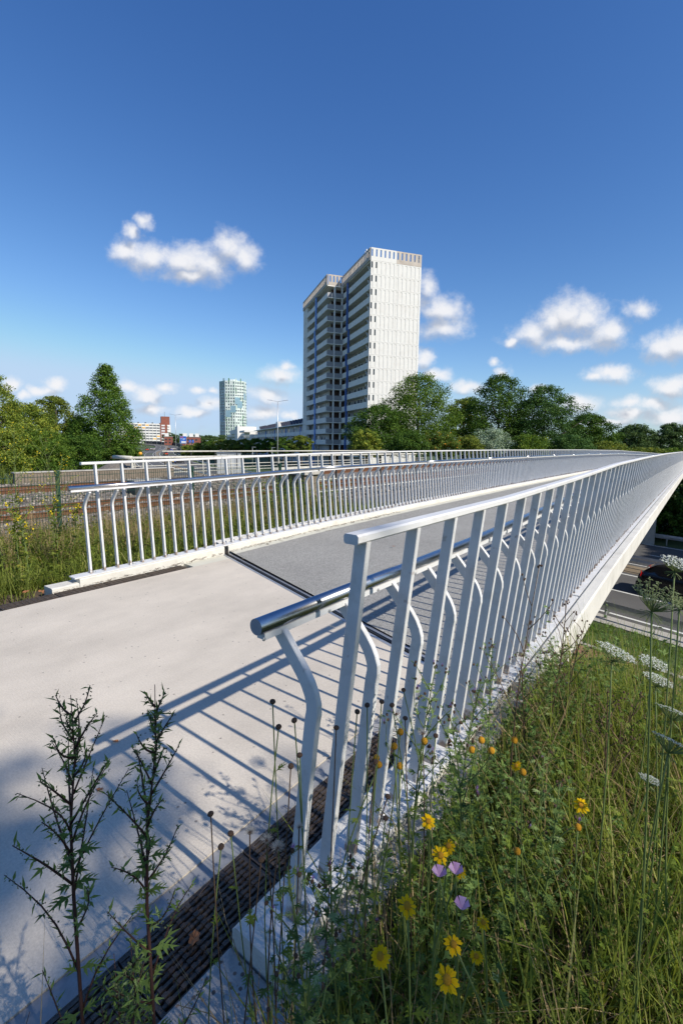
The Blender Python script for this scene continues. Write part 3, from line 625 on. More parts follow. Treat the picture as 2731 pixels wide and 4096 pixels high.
def ordinal(n): return ON[n-1] if n < 20 else (('twentieth','thirtieth')[n//10-2] if n % 10 == 0 else ('twenty-','thirty-')[n//10-2]+ON[n % 10-1])
for k, oc in enumerate((-14.5,-21.25)):
    for i in range(38):
        s = -1+i*.6
        o = link('railway_sleeper', sme, loc=W(s, oc, -.52), rot=(0,0,-TH))
        tag(o, f'concrete sleeper half buried under the {("near","far")[k]} track, {ordinal(i+1)} from the left', 'sleeper', 'sleepers of the near track' if k == 0 else 'sleepers of the far track')

# green wire fence
GREEN = mat('fence_green', (.012,.045,.030), .45, .0, var=.15, scale=20)
T, off = bthing('wire_fence', 'dark green wire mesh fence between grass verge and railway', 'fence', -9.5, 3.76, -.3)
ps = [-5.0,-2.08,.84,3.76,6.68,9.6]
for s in ps:
    b = MB(); zg = gz(s,-9.4); zg = -.4; b.box(-9.53,-9.47,s-.03,s+.03,zg,1.0); b.box(-9.56,-9.465,s-.035,s+.035,.93,.985); b.tube([(-9.5,s-.045,.96),(-9.5,s+.045,.96)],.03,8); b.build('fence_post', GREEN, T, off)
for a_, e_ in zip(ps[:-1], ps[1:]):
    b = MB(); x = -9.46
    for z in (-.25,-.05,.15,.35,.55,.75,.90):
        b.bar((x,a_,z),(x,e_,z),.008,.008); b.bar((x+.012,a_,z),(x+.012,e_,z),.008,.008)
    k = int((e_-a_)/.05)
    for i in range(1,k): y = a_+(e_-a_)*i/k; b.bar((x+.006,y,-.35),(x+.006,y,.96),.006,.006)
    b.build('mesh_panel', GREEN, T, off)

# abutment, railway bridge, pipe railings
OLDW = mat('weathered_white', (.58,.56,.49), .8, var=.15, scale=6, bump=.3, dirt=(.17,.14,.09), dirt_amt=.75, dirt_scale=7)
T, off = bthing('railway_bridge', 'old railway bridge deck with dark plank walkway beside the footbridge', 'railway bridge', -18, 11, -5)
b = MB(); b.box(-27,-5.7,10.4,11.2,-5.2,-.68); b.build('abutment', CONC, T, off)
b = MB(); b.box(-26,-10.9,10.6,52,-1.5,-.74); b.build('deck', CONC, T, off)
PLK = mat('walkway_plank', (.105,.092,.078), .9, var=.25, scale=4)
pm = MB(); pm.box(-.7,.7,0,.235,-.05,0); pmm = pm.mesh('plank'); pmm.materials.append(PLK)
for i in range(110): link('plank', pmm, T, loc=(-10.2-off[0], 11.2+i*.25-off[1], -.60-off[2]))
T, off = bthing('wing_wall', 'rough grey brown concrete wing wall ending the railway embankment', 'wall', -9.1, 10.0, -.7)
b = MB(); b.hexa([(-9.7,9.75,-1.5),(-8.6,9.75,-1.5),(-8.6,10.55,-1.5),(-9.7,10.55,-1.5),(-9.6,9.85,.70),(-8.8,9.85,.70),(-8.8,10.45,.74),(-9.6,10.45,.74)]); b.build('wall_body', mat('rough_concrete', (.19,.155,.12), .95, var=.3, scale=5, bump=.6, bscale=25), T, off)
b = MB(); b.box(-9.68,-8.72,9.78,10.5,.70,.80); b.build('coping', CONC, T, off)
def pipe_rail(lab, o_, s0, s1, zs, zb, step, r, lean=.0, m=OLDW, pm_=None, grp=None):
    T, off = bthing('pipe_railing', lab, 'railing', o_, s0, zb)
    for i, z in enumerate(zs):
        L_ = s0
        while L_ < s1:
            e = min(L_+6.0, s1); b = MB(); b.tube([(o_+lean*(z-zb),L_,z),(o_+lean*(z-zb),e-.015,z)], r[i], 10); b.build('pipe', m, T, off, smooth=True); L_ = e
    s = s0+.2
    while s < s1:
        b = MB(); b.bar((o_,s,zb),(o_+lean*(zs[0]-zb),s,zs[0]),.06,.05,(0,1,0)); b.build('post', pm_ or m, T, off); s += step
    return T, off
pipe_rail('dark posted white pipe railing on the near side of the railway bridge', -10.9, 10.7, 50, (.72,.27,-.17), -.62, 1.55, (.045,.024,.024), 0.0, OLDW, DARKST)
T, off = pipe_rail('thick mossy white pipe railing on the far side of the railway bridge', -26.6, 14.6, 52, (.52,.02,-.22,-.42), -.7, 2.4, (.085,.028,.028,.03), -.06)
for s in (14.6, 15.3):
    b = MB(); b.hexa([(-26.68,s-.10,-.9),(-26.5,s-.10,-.9),(-26.5,s+.10,-.9),(-26.68,s+.10,-.9),(-26.66,s-.05,.45),(-26.55,s-.05,.45),(-26.55,s+.05,.45),(-26.66,s+.05,.45)]); b.build('strut', OLDW, T, off)
b = MB(); b.tube([(-28.6,14.55,.52),(-26.62,14.6,.52)], .12, 12); b.build('pipe', OLDW, T, off, smooth=True)
pipe_rail('thinner second white pipe railing behind the mossy one', -30.5, 19, 60, (.80,.30), -.7, 2.2, (.06,.03), 0.0, OLDW, DARKST)
T, off = bthing('marker_lamp', 'small amber round marker lamp on top of the mossy pipe', 'lamp', -26.7, 15.2, .6)
b = MB(); b.lathe([(.05,0),(.03,.04),(.03,.08)], 10, (-26.7,15.2,.6)); b.build('stem', DARKST, T, off)
b = MB(); b.lathe([(.02,.08),(.09,.12),(.11,.18),(.09,.25),(.03,.28)], 12, (-26.7,15.2,.6)); b.build('lens', mat('amber_lens', (.75,.36,.03), .3), T, off, smooth=True)
T, off = bthing('relay_cabinet', 'black metal cabinet standing in the ballast between the tracks', 'cabinet', -17.6, 10.1, -.6)
b = MB(); b.box(-17.9,-17.3,9.6,10.9,-.6,-.02); b.build('box', DARKST, T, off); b = MB(); b.box(-17.95,-17.25,9.55,10.95,-.02,.02); b.build('lid', CONC, T, off)
for y in (9.9,10.5): b = MB(); b.box(-17.285,-17.27,y-.02,y+.02,-.3,-.2); b.build('handle', GALV, T, off)
T, off = bthing('low_wall', 'low concrete wall along the far side of the tracks', 'wall', -25.4, 8, -.6)
b = MB(); b.box(-25.6,-25.3,8.2,16.5,-.7,-.06); b.build('wall_body', mat('rough_concrete', (.2,.2,.2)), T, off); b = MB(); b.box(-25.64,-25.26,8.15,16.55,-.06,-.01); b.build('coping', CONC, T, off)
b = MB()
nst = 500; 
for i in range(60): pass
T = tag(MB().lathe([(2.0,0),(1.55,.35),(.95,.75),(.4,1.0),(.05,1.08)], 18).build('gravel_heap', mat('gravel', (.17,.15,.13), .95, var=.5, scale=12, bump=.9, bscale=30), loc=W(14.8,-28.3,-.75), smooth=False), 'grey gravel heap beside the end of the mossy pipe railing', 'gravel heap')
# ------------------------------------------------------------------ buildings
TWC = mat('white_cladding', (.70,.685,.65), .75, var=.05, scale=.8, dirt=(.55,.48,.42), dirt_amt=.25, dirt_scale=.35)
TWD = mat('stained_concrete', (.50,.44,.38), .85, var=.15, scale=.7, dirt=(.20,.15,.12), dirt_amt=.8, dirt_scale=.5)
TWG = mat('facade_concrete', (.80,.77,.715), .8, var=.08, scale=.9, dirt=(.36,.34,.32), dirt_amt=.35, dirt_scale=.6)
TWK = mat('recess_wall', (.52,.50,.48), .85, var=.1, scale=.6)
BRD = mat('dark_brick', (.10,.065,.055), .9, var=.2, scale=4)
BLUE = mat('blue_panel', (.03,.10,.32), .5, var=.25, scale=.4)
GLS = glass('window_glass'); MESHR = mat('perforated_sheet', (.33,.33,.34), .6, .3, var=.08)
CUR = mat('curtain_white', (.62,.63,.64), .6, var=.1)
def tower():
    rz = math.atan2(.312,.95)
    T = thing('tower_block', 'tall white concrete apartment tower with open galleries and slotted roof parapet', 'apartment tower', (5.4,105.3,GZ), rz)
    FH, G0, NF = 2.8, 3.6, 15; ZT = G0+NF*FH; GW, R1, RT, R2 = 12.0, 18.7, 4.1, 25.5
    def p(b, name, m, par=T): return b.build(name, m, par)
    # cores
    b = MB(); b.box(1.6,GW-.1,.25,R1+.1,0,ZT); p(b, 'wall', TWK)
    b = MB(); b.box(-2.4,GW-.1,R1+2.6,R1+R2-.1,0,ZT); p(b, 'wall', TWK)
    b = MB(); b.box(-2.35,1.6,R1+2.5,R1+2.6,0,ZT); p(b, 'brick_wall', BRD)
    b = MB(); b.box(-.02,1.6,.2,.25,0,ZT); 
    # gable panels with upright slots, two per storey
    pw = GW/12; sw = pw*.36
    def panel(h, cut, open_top=False):
        b = MB(); w = 6*pw-.03
        if not open_top: b.box(0,w,.06,.24,0,h)
        z0, z1 = .12, h-.22
        if open_top: z0, z1 = .85, h-.28
        b.box(0,w,0,.06 if not open_top else .2,0,z0); b.box(0,w,0,.06 if not open_top else .2,z1,h)
        x = 0
        for i in range(6):
            a_ = i*pw+pw*.10; b.box(x,a_,0,.06 if not open_top else .2,z0,z1); x = a_+sw
        b.box(x,w,0,.06 if not open_top else .2,z0,z1)
        return b.mesh('panel')
    pn = panel(FH-.03, 0); pn.materials.append(TWC); pg = panel(G0-.03, 0); pg.materials.append(TWC); pt = panel(2.6, 0, True); pt.materials.append(TWC); pt2 = pt.copy(); pt2.materials.clear(); pt2.materials.append(TWD)
    wm = MB(); wm.box(0,sw,0,.04,0,1.25); wme = wm.mesh('window'); wme.materials.append(GLS)
    for i in range(NF):
        z = G0+i*FH
        for h in (0,1): link('panel', pn, T, loc=(h*6*pw+.015,0,z))
        for c in (0,1): link('window', wme, T, loc=(c*pw+pw*.10+.015,.055,z+FH-.03-.22-1.25))
    for h in (0,1): link('panel', pg, T, loc=(h*6*pw+.015,0,0))
    link('parapet_panel', pt, T, loc=(.015,0,ZT)); link('parapet_panel', pt2, T, loc=(6*pw+.015,0,ZT))['label'] = 'brown stained half of the slotted parapet'
    # slotted parapets on the other sides
    def slotted(name, x0, y0, dx, dy, ln, m, n):
        b = MB(); u = Vector((dx,dy,0)); v = Vector((-dy,dx,0))*.2; P = Vector((x0,y0,ZT)); st = ln/n
        def bx(a_, e_, z0, z1):
            q = [P+u*a_, P+u*e_, P+u*e_+v, P+u*a_+v]; b.hexa([(w.x,w.y,w.z+z0) for w in q]+[(w.x,w.y,w.z+z1) for w in q])
        bx(0,ln,0,.85); bx(0,ln,2.32,2.6); x = 0
        for i in range(n): bx(x,i*st+st*.3,.85,2.32); x = i*st+st*.72
        bx(x,ln,.85,2.32); return b.build(name, m, T)
    slotted('parapet_panel', 0.0, .22, 0, 1, R1-.2, TWD, 20)
    slotted('parapet_panel', -RT+.2, R1, 1, 0, RT-.45, TWD, 4)
    slotted('parapet_panel', -RT, R1+.01, 0, 1, R2, TWD, 26)
    slotted('parapet_panel', GW, .22, 0, 1, R1+R2-.3, TWC, 46)
    slotted('parapet_panel', -RT+.2, R1+R2, 1, 0, GW+RT-.5, TWC, 16)
    b = MB(); b.box(.2,GW-.05,.2,R1+.1,ZT,ZT+.25); b.box(-RT+.1,GW-.05,R1+.12,R1+R2-.1,ZT,ZT+.25); p(b, 'roof', TWG)
    for (x, y) in ((3,4),(2.6,9),(1.0,30),(4,14)):
        b = MB(); b.bar((x,y,ZT+.2),(x+1.6,y,ZT+2.4),.08,.08); p(b, 'brace', DARKST)
    for y in (2.2,3.0,3.9):
        b = MB(); b.box(-.25,-.05,y,y+.22,ZT+.5+(y-2.2)*.2,ZT+3.0-(y-2.2)*.3); p(b, 'antenna', mat('antenna_white', (.7,.7,.7), .5))
    # galleries
    wb = MB(); wb.box(0,.05,0,1.0,0,1.45); wbm = wb.mesh('window'); wbm.materials.append(GLS)
    wc = MB(); wc.box(0,.05,0,.85,0,1.5); wcm = wc.mesh('window'); wcm.materials.append(CUR)
    stm = MB(); stm.bar((.5,3.0,2.70),(.5,1.3,.9),.08,.42,(1,0,0)); stmm = stm.mesh('stair'); 
    for q in range(7): 
        stm.box(.5,1.5,1.45+q*.2,1.62+q*.2,1.05+q*.22,1.09+q*.22)
    stmm = stm.mesh('stair'); stmm.materials.append(TWG)
    frm = MB(); frm.box(-.02,.0,-.06,1.06,-.06,0); frm.box(-.02,0,-.06,0,0,1.45); frm.box(-.02,0,1.0,1.06,0,1.45); frm.box(-.02,0,-.06,1.06,1.45,1.51); frmm = frm.mesh('window_frame'); frmm.materials.append(CUR)
    colm = {}
    for i in range(NF+1):
        z = (G0+i*FH) if i < NF else ZT; top = i == NF
        b = MB(); b.box(.0,1.6,.25,R1,z-.2,z); b.box(-RT,1.6,R1,R1+2.5,z-.2,z); b.box(-RT,-2.4,R1+2.5,R1+R2-4.6,z-.2,z); p(b, 'gallery_slab', TWG)
        if top: continue
        b = MB(); b.box(.0,.12,.45,R1-.05,z,z+1.08); p(b, 'gallery_parapet', TWG)
        b = MB(); b.box(-RT,-RT+.12,R1+.05,R1+R2-4.6,z,z+1.08); p(b, 'gallery_parapet', TWG)
        b = MB(); b.box(-RT,-2.35,R1,R1+.05,z+.05,z+1.1); p(b, 'railing_panel', MESHR)
        b = MB(); b.box(-2.0,-.15,R1,R1+.05,z+.05,z+1.1); p(b, 'railing_panel', MESHR)
        link('stair', stmm, T, loc=(0,0,z))
        zc = G0+(i-1)*FH if i else 0
        for x in (-2.35,-.42): b = MB(); b.box(x,x+.36,R1+.06,R1+.42,z,z+FH-.2); p(b, 'column', TWG)
        for y in (5.2,7.9,9.6,12.2,16.4): f = link('window', wbm, T, loc=(1.55,y,z+.75)); link('window_frame', frmm, f)
        for y in (R1+4.4,R1+6.0,R1+7.6,R1+12.5,R1+15.0,R1+17.5): f = link('window', wcm if y < R1+8 else wbm, T, loc=(-2.45,y,z+.75)); 
        # ribbed end panel of the left part
        b = MB(); b.box(-RT+.08,-RT+.3,R1+R2-4.6,R1+R2,z,z+FH-.03)
        for q in range(5): b.box(-RT,-RT+.08,R1+R2-4.6+q*.95,R1+R2-4.6+q*.95+.62 if q < 4 else R1+R2,z,z+FH-.03)
        p(b, 'panel', TWG)
        b = MB(); b.box(-RT+.1,-RT+.9,R1+R2-4.62,R1+R2-4.6+.02,z,z+FH); p(b, 'end_wall', TWG)
    for x in (-2.35,-.42): b = MB(); b.box(x,x+.36,R1+.06,R1+.42,0,G0-.2); p(b, 'column', TWG)
    # blue shafts, stepping sideways every few storeys
    segs = [(0,2,14.8),(2,4,14.2),(4,6,14.9),(6,8,14.0),(8,9,15.1),(9,11,13.6),(11,15,14.9)]
    for f0, f1, y in segs: b = MB(); b.box(-.28,-.02,y-.45,y+.45,G0+f0*FH-.2,G0+f1*FH-.25); p(b, 'blue_shaft', BLUE)
    for f0, f1, y in [(-1,1,30.4),(1,3,29.2),(3,5,29.3),(5,6,30.0),(6,11,29.2),(11,12,30.3),(12,15,29.2)]:
        b = MB(); b.box(-RT-.28,-RT-.02,y-.5,y+.5,G0+f0*FH-.2 if f0 >= 0 else 0,G0+f1*FH-.25); p(b, 'blue_shaft', mat('pale_blue_panel', (.10,.25,.62), .5, var=.25, scale=.4))
    return T
TW = tower()
# low gallery block running on from the tower, with solar racks
def lowrise():
    rz = math.atan2(.312,.95); o_ = Matrix.Rotation(rz,3,'Z') @ Vector((-4.1,44.3,0)) + Vector((5.4,105.3,GZ))
    T = thing('gallery_flats', 'long low block of gallery flats with solar racks, left of the tower', 'apartment block', o_, rz)
    b = MB(); b.box(1.6,10,0,110,0,12.2); b.build('wall', TWK, T)
    for i, z in enumerate((3.4,6.2,9.0)):
        b = MB(); b.box(0,1.6,0,110,z-.2,z); b.build('gallery_slab', TWG, T)
        b = MB(); b.box(0,.12,0,110,z,z+1.05); b.build('gallery_parapet', TWG, T)
        for k in range(14):
            y = 3+k*7.6
            b = MB(); b.box(-.12,.22,y,y+.36,z-2.8 if i else 0,z+(2.6 if i == 2 else 0)); b.build('pillar', MT['pale_blue_panel'] if k % 3 == 0 else TWG, T)
    wmm = MB(); wmm.box(0,.05,0,1.3,0,1.6); q1 = wmm.mesh('window'); q1.materials.append(CUR); q2 = wmm.mesh('window'); q2.materials.append(GLS)
    for z in (.9,4.2,7.0,9.8):
        for k in range(36): link('window', q1 if (k*7+int(z)) % 3 else q2, T, loc=(1.56,1.5+k*2.9,z), scale=(1,.7+.3*((k*5) % 3)/2,1))
    b = MB(); b.box(-.2,10.2,0,110,12.2,12.5); b.build('roof', TWG, T)
    pm_ = MB(); pm_.hexa([(0,0,.2),(7,0,.2),(7,.08,.2),(0,.08,.2),(0,2.2,1.7),(7,2.2,1.7),(7,2.28,1.7),(0,2.28,1.7)]); pmm_ = pm_.mesh('solar_panel'); pmm_.materials.append(mat('solar_cell', (.05,.05,.06), .3, .2))
    lg = MB(); lg.bar((.3,2.2,0),(.3,2.2,1.65),.08,.08); lg.bar((.3,2.2,.3),(.3,.4,.3),.08,.08); lgm = lg.mesh('rack_leg'); lgm.materials.append(GALV)
    for k in range(22):
        if k in (9,10,16): continue
        f = link('solar_panel', pmm_, T, loc=(.4,2+k*4.3,12.5)); link('rack_leg', lgm, f)
    b = MB(); b.box(.2,6,41,47,12.5,14.6); b.build('roof_house', TWC, T)
    o2 = o_ + Matrix.Rotation(rz,3,'Z') @ Vector((-2,112,0))
    T2 = thing('gallery_flats', 'far white stepped end of the low gallery flats below the green tower', 'apartment block', o2, rz)
    b = MB(); b.box(0,10,0,150,0,11.6); b.build('wall', TWG, T2); b = MB(); b.box(-2.5,9,40,56,0,15.8); b.build('stair_tower', TWC, T2)
    b = MB(); b.box(-3,9,0,24,11.6,12.6); b.build('roof_house', TWC, T2); b = MB(); b.box(-1,9,70,110,11.6,14.6); b.build('roof_house', TWC, T2)
    for z in (1.0,4.0,7.0,9.6):
        for k in range(26): link('window', q2, T2, loc=(-.06,2+k*5.6,z-1), scale=(1,2.2,1))
lowrise()
def green_tower():
    D = 525.0; c = at(536, 1000, D); T = thing('glass_tower', 'slim green and white clad high-rise with small square windows', 'high-rise', (c.x,c.y,GZ), math.atan2(c.x,c.y)*-1)
    H = 72.0; pts = [(-14.6,2),(-8.4,-8),(2.0,-10.5),(11.0,-8),(14.6,1),(12,14),(-12,14)]
    b = MB(); b.prism(pts, 0, H); b.build('wall', mat('white_panel', (.66,.72,.69), .4, var=.08, scale=.2), T)
    cols = [mat('panel_green', (.12,.25,.15), .35, var=.2, scale=.3), mat('panel_pale_green', (.42,.56,.48), .3, var=.15, scale=.3), mat('panel_shade_teal', (.16,.25,.26), .25, var=.2, scale=.3)]
    strips = [MB(), MB(), MB()]; ww = MB(); ww.box(0,1.35,-.12,.1,0,1.5); wme = ww.mesh('window'); wme.materials.append(glass('tower_glass', (.05,.08,.09), .1))
    bay = MB(); bay.box(0,5.6,-.2,.1,0,7.2); bme_ = bay.mesh('loggia'); bme_.materials.append(mat('loggia_glass', (.24,.38,.46), .15, var=.2, scale=.3))
    FH = 3.3
    for e in range(4):
        P = Vector((*pts[e],0)); Q = Vector((*pts[e+1],0)); d = (Q-P); ln = d.length; d.normalize(); n_ = Vector((d.y,-d.x,0)); a_ = math.atan2(d.y,d.x)
        nc = int(ln/2.2)
        for f in range(21):
            z = 2+f*FH
            for c_ in range(nc):
                x = .5+c_*ln/nc; q = rng.random(); green = (z < 40-e*6+8*math.sin(e*2+c_)) if e else q < .8
                if q < (.85 if green else .42):
                    k = (2 if rng.random() < .75 else 0) if e == 0 else (0 if rng.random() < (.6 if green else .3) else 1)  # left facet mostly dark teal: its shade is painted into the cladding
                    w = .5+.9*rng.random(); x0 = x+rng.random()*.8; h = FH*(1 if rng.random() < .6 else 2)
                    A = P+d*x0+n_*.01; B = P+d*(x0+w)+n_*.01; o_ = n_*.06
                    strips[k].hexa([(A.x,A.y,z),(B.x,B.y,z),(B.x+o_.x,B.y+o_.y,z),(A.x+o_.x,A.y+o_.y,z),(A.x,A.y,z+h),(B.x,B.y,z+h),(B.x+o_.x,B.y+o_.y,z+h),(A.x+o_.x,A.y+o_.y,z+h)])
                if rng.random() < .85:
                    A = P+d*(x+.35); link('window', wme, T, loc=(A.x,A.y,z+.9), rot=(0,0,a_))
    for k in range(3): strips[k].build('cladding_strip', cols[k], T)['kind'] = 'stuff'
    for e, x, z in ((1,.6,33),(1,6.0,38),(2,2.5,43),(2,0,47),(0,2,28),(3,1,52)):
        P = Vector((*pts[e],0)); Q = Vector((*pts[e+1],0)); d = (Q-P).normalized(); A = P+d*x; link('loggia', bme_, T, loc=(A.x,A.y,z), rot=(0,0,math.atan2(d.y,d.x)))
    b = MB(); b.prism([(x*.35,y*.35+2) for x,y in pts], H, H+2.2); b.build('roof_house', MT['white_panel'], T)
green_tower()
def slab_flats():
    D = 500.0; c = at(346, 1006, D)
    T = thing('slab_flats', 'white banded apartment slab with orange sun blinds behind the motorway bend', 'apartment block', (c.x,c.y,GZ), math.radians(26))
    W_, H = 30.0, 24.0
    b = MB(); b.box(-W_,10,0,12,0,H); b.build('wall', mat('slab_white', (.70,.69,.66), .8, var=.06), T)
    OR = mat('orange_blind', (.80,.42,.06), .7, var=.1); BK = mat('flat_brick', (.24,.085,.06), .9, var=.15, scale=.4)
    wm = MB(); wm.box(0,3.2,-.08,.1,0,1.3); wme = wm.mesh('window'); wme.materials.append(glass('slab_glass', (.10,.11,.12), .2)); wmo = wm.mesh('sun_blind'); wmo.materials.append(OR)
    for f in range(8):
        for k in range(11):
            o_ = (f*11+k*7) % 9 in (0, 4) and f in (2,3,4,6,7)
            link('sun_blind' if o_ else 'window', wmo if o_ else wme, T, loc=(-W_+.4+k*3.6,0,1.5+f*2.85))
    for k in range(12): b = MB(); b.box(-W_+k*3.6-.05,-W_+k*3.6+.2,-.25,0,0,H); b.build('fin', MT['slab_white'], T)
    b = MB(); b.box(10,17,-.6,12,0,H+1.0); b.build('brick_wall', BK, T); b = MB(); b.box(11.5,20,3,12,0,H+8); b.build('stair_tower', BK, T); b = MB(); b.box(17,20.5,-.4,3,0,H-1); b.build('balcony_stack', MT['slab_white'], T)
    w2 = MB(); w2.box(0,3.4,-.1,.1,0,1.5); w2m = w2.mesh('window'); w2m.materials.append(CUR)
    for f in range(8): link('window', w2m, T, loc=(11.2,-.62,1.5+f*2.85))
    for f in range(8): b = MB(); b.box(17.2,19.4,-1.2,-.4,1+f*2.85,2.1+f*2.85); b.build('balcony', MT['slab_white'], T)
    b = MB(); b.tube([(15,4,H+8),(15,4,H+13)], .25, 6); b.build('mast', GALV, T)
    for k in range(5): b = MB(); b.box(-26+k*7,-24.5+k*7,4,6,H,H+1.2); b.build('roof_vent', DARKST, T)
slab_flats()
def terrace(x, w, yt, D, lab, chim):
    c = at(x, 1000, D); t = at(x, yt, D).z-GZ; wd = w*D*1.7417/1880
    T = thing('brick_house', lab, 'house', (c.x,c.y,GZ), math.radians(14)); BK = MT['flat_brick']
    b = MB(); b.box(-wd/2,wd/2,0,9,0,t); b.build('wall', BK, T); b = MB(); b.box(-wd/2-.3,wd/2+.3,-.3,9.3,t,t+.4); r = b.build('roof', mat('flat_roof', (.35,.33,.31), .9), T)
    for k in chim: b = MB(); b.box(wd*k-1.6,wd*k+1.6,2,5,t+.4,t+3.2); b.build('roof_house', MT['slab_white'], r)
    wm = MB(); wm.box(0,1.6,-.06,.1,0,1.4); wme = wm.mesh('window'); wme.materials.append(GLS)
    for f in range(int(t/2.8)):
        for k in range(max(2,int(wd/3.4))): link('window', wme, T, loc=(-wd/2+.9+k*3.3,0,1+f*2.8))
terrace(386, 17, 1003, 430, 'small red brick house right of the striped apartment slab', (-.2,))
terrace(439, 40, 1004, 400, 'red brick flats with three white roof boxes behind the motorway signs', (-.35,0,.32))
# noise barrier along the outside of the bend
NB = mat('dark_barrier', (.045,.045,.05), .7, var=.2, scale=.3)
T = thing('noise_barrier', 'dark noise barrier following the outside of the motorway bend', 'barrier', hw(L0+300,12)[0]); c = T.location
l = L0+215
while l < HWL[-1]-8:
    p, d = hw(l, 10.2); q, _ = hw(l+7.8, 10.2); b = MB(); p = p-c; q = q-c; n_ = Vector((d.y,-d.x,0))*.15
    b.hexa([p,q,q+n_,p+n_,p+Vector((0,0,2.6)),q+Vector((0,0,2.6)),q+n_+Vector((0,0,2.6)),p+n_+Vector((0,0,2.6))]); b.build('barrier_panel', NB, T); l += 8
structure(ribbon('motorway_bank', 9.0, 40, -.3, GRASSG, L0+200)); structure(ribbon('motorway_bank', -9.0, -60, -.35, GRASSG, L0+200))
# ------------------------------------------------------------------ trees
BARK = mat('bark', (.10,.08,.06), .95, var=.3, scale=6, bump=.7, bscale=25)
LEAFM = {
 'oak':   leafmat('leaf_oak', (.020,.045,.008), (.135,.155,.022), .5, .30, (.22,.19,.03), gain=2.4),
 'dark':  leafmat('leaf_dark', (.012,.036,.006), (.058,.105,.014), .5, .25, (.10,.15,.022), gain=1.6),
 'ash':   leafmat('leaf_ash', (.020,.048,.007), (.088,.138,.018), .5, .30, (.15,.18,.03), gain=1.75),
 'poplar':leafmat('leaf_poplar', (.018,.045,.007), (.080,.135,.018), .4, .28, (.15,.19,.05), gain=1.75),
 'blue':  leafmat('leaf_blue', (.016,.044,.010), (.060,.112,.026), .5, .25, (.10,.155,.035), gain=1.6),
 'silver':leafmat('leaf_silver', (.06,.10,.05), (.26,.31,.22), .5, .25, (.46,.50,.42), gain=1.75),
 'yellow':leafmat('leaf_yellow', (.035,.06,.010), (.13,.155,.025), .5, .32, (.20,.18,.03), gain=1.75),
 'berry': leafmat('leaf_berry', (.03,.06,.010), (.10,.14,.025), .5, .3, (.50,.16,.02), gain=1.75),
 'far':   leafmat('leaf_far', (.022,.045,.014), (.07,.105,.030), .6, .2, gain=1.75)}
def crown_mesh(R, H, prof, leaf, nl, seed, gap=.0, nclump=None, flat=1.0):
    """leaf faces gathered in clumps through the volume of a crown R wide, H tall, base at 0"""
    r = np.random.default_rng(seed); nc = nclump or max(40, nl//70)
    t = r.beta(1.05,1.1,nc); a = r.uniform(0,2*np.pi,nc)
    ts = np.linspace(0,1,len(prof)); env = np.interp(t, ts, prof)
    lob = 1+.20*np.sin(a*3+seed)+.14*np.sin(a*5+t*9+seed*2)+.10*np.sin(t*17+seed)
    rad = env*R*lob*(r.uniform(.0,1,nc)**.36)
    C = np.stack([np.cos(a)*rad, np.sin(a)*rad, t*H], 1)
    cr = (R*.17+.10*R*r.random(nc))*(.55+.45*env/max(prof))
    shade = r.uniform(-.26,.26,nc)
    per = np.maximum(8, (nl*cr**2/np.sum(cr**2)).astype(int)); idx = np.repeat(np.arange(nc), per); n = len(idx)
    d = r.normal(size=(n,3)); d /= np.linalg.norm(d,axis=1,keepdims=True); q = r.uniform(0,1,n)**.45
    P = C[idx]+d*(q*cr[idx])[:,None]*np.array([1,1,.72*flat])
    nrm = d*.9+np.array([0,0,.55])+r.normal(size=(n,3))*.55; nrm /= np.linalg.norm(nrm,axis=1,keepdims=True)
    u = np.cross(nrm, r.normal(size=(n,3))); u /= np.linalg.norm(u,axis=1,keepdims=True); v = np.cross(nrm,u)
    sz = leaf*r.uniform(.55,1.25,n)
    Q = np.stack([P-u*sz[:,None]*.5, P+v*sz[:,None]*.34, P+u*sz[:,None]*.55-nrm*sz[:,None]*.12, P-v*sz[:,None]*.34],1)
    rnd = np.clip(.42+shade[idx]+r.normal(0,.20,n),0,1)
    return quads_mesh('crown', Q, rnd), C
PROF = {'round':[.75,1.0,1.1,1.1,1.05,.9,.62,.25], 'oval':[.95,1.05,1.12,1.12,1.1,1.02,.88,.62,.25], 'poplar':[.85,1.0,1.06,1.0,.90,.76,.60,.44,.27,.09], 'bush':[.9,1,1,.9,.7,.35], 'open':[.75,.95,1.05,1.0,.92,.8,.6,.3], 'tall':[.95,1.05,1.1,1.1,1.05,1.0,.9,.65,.3]}
TREES = 0
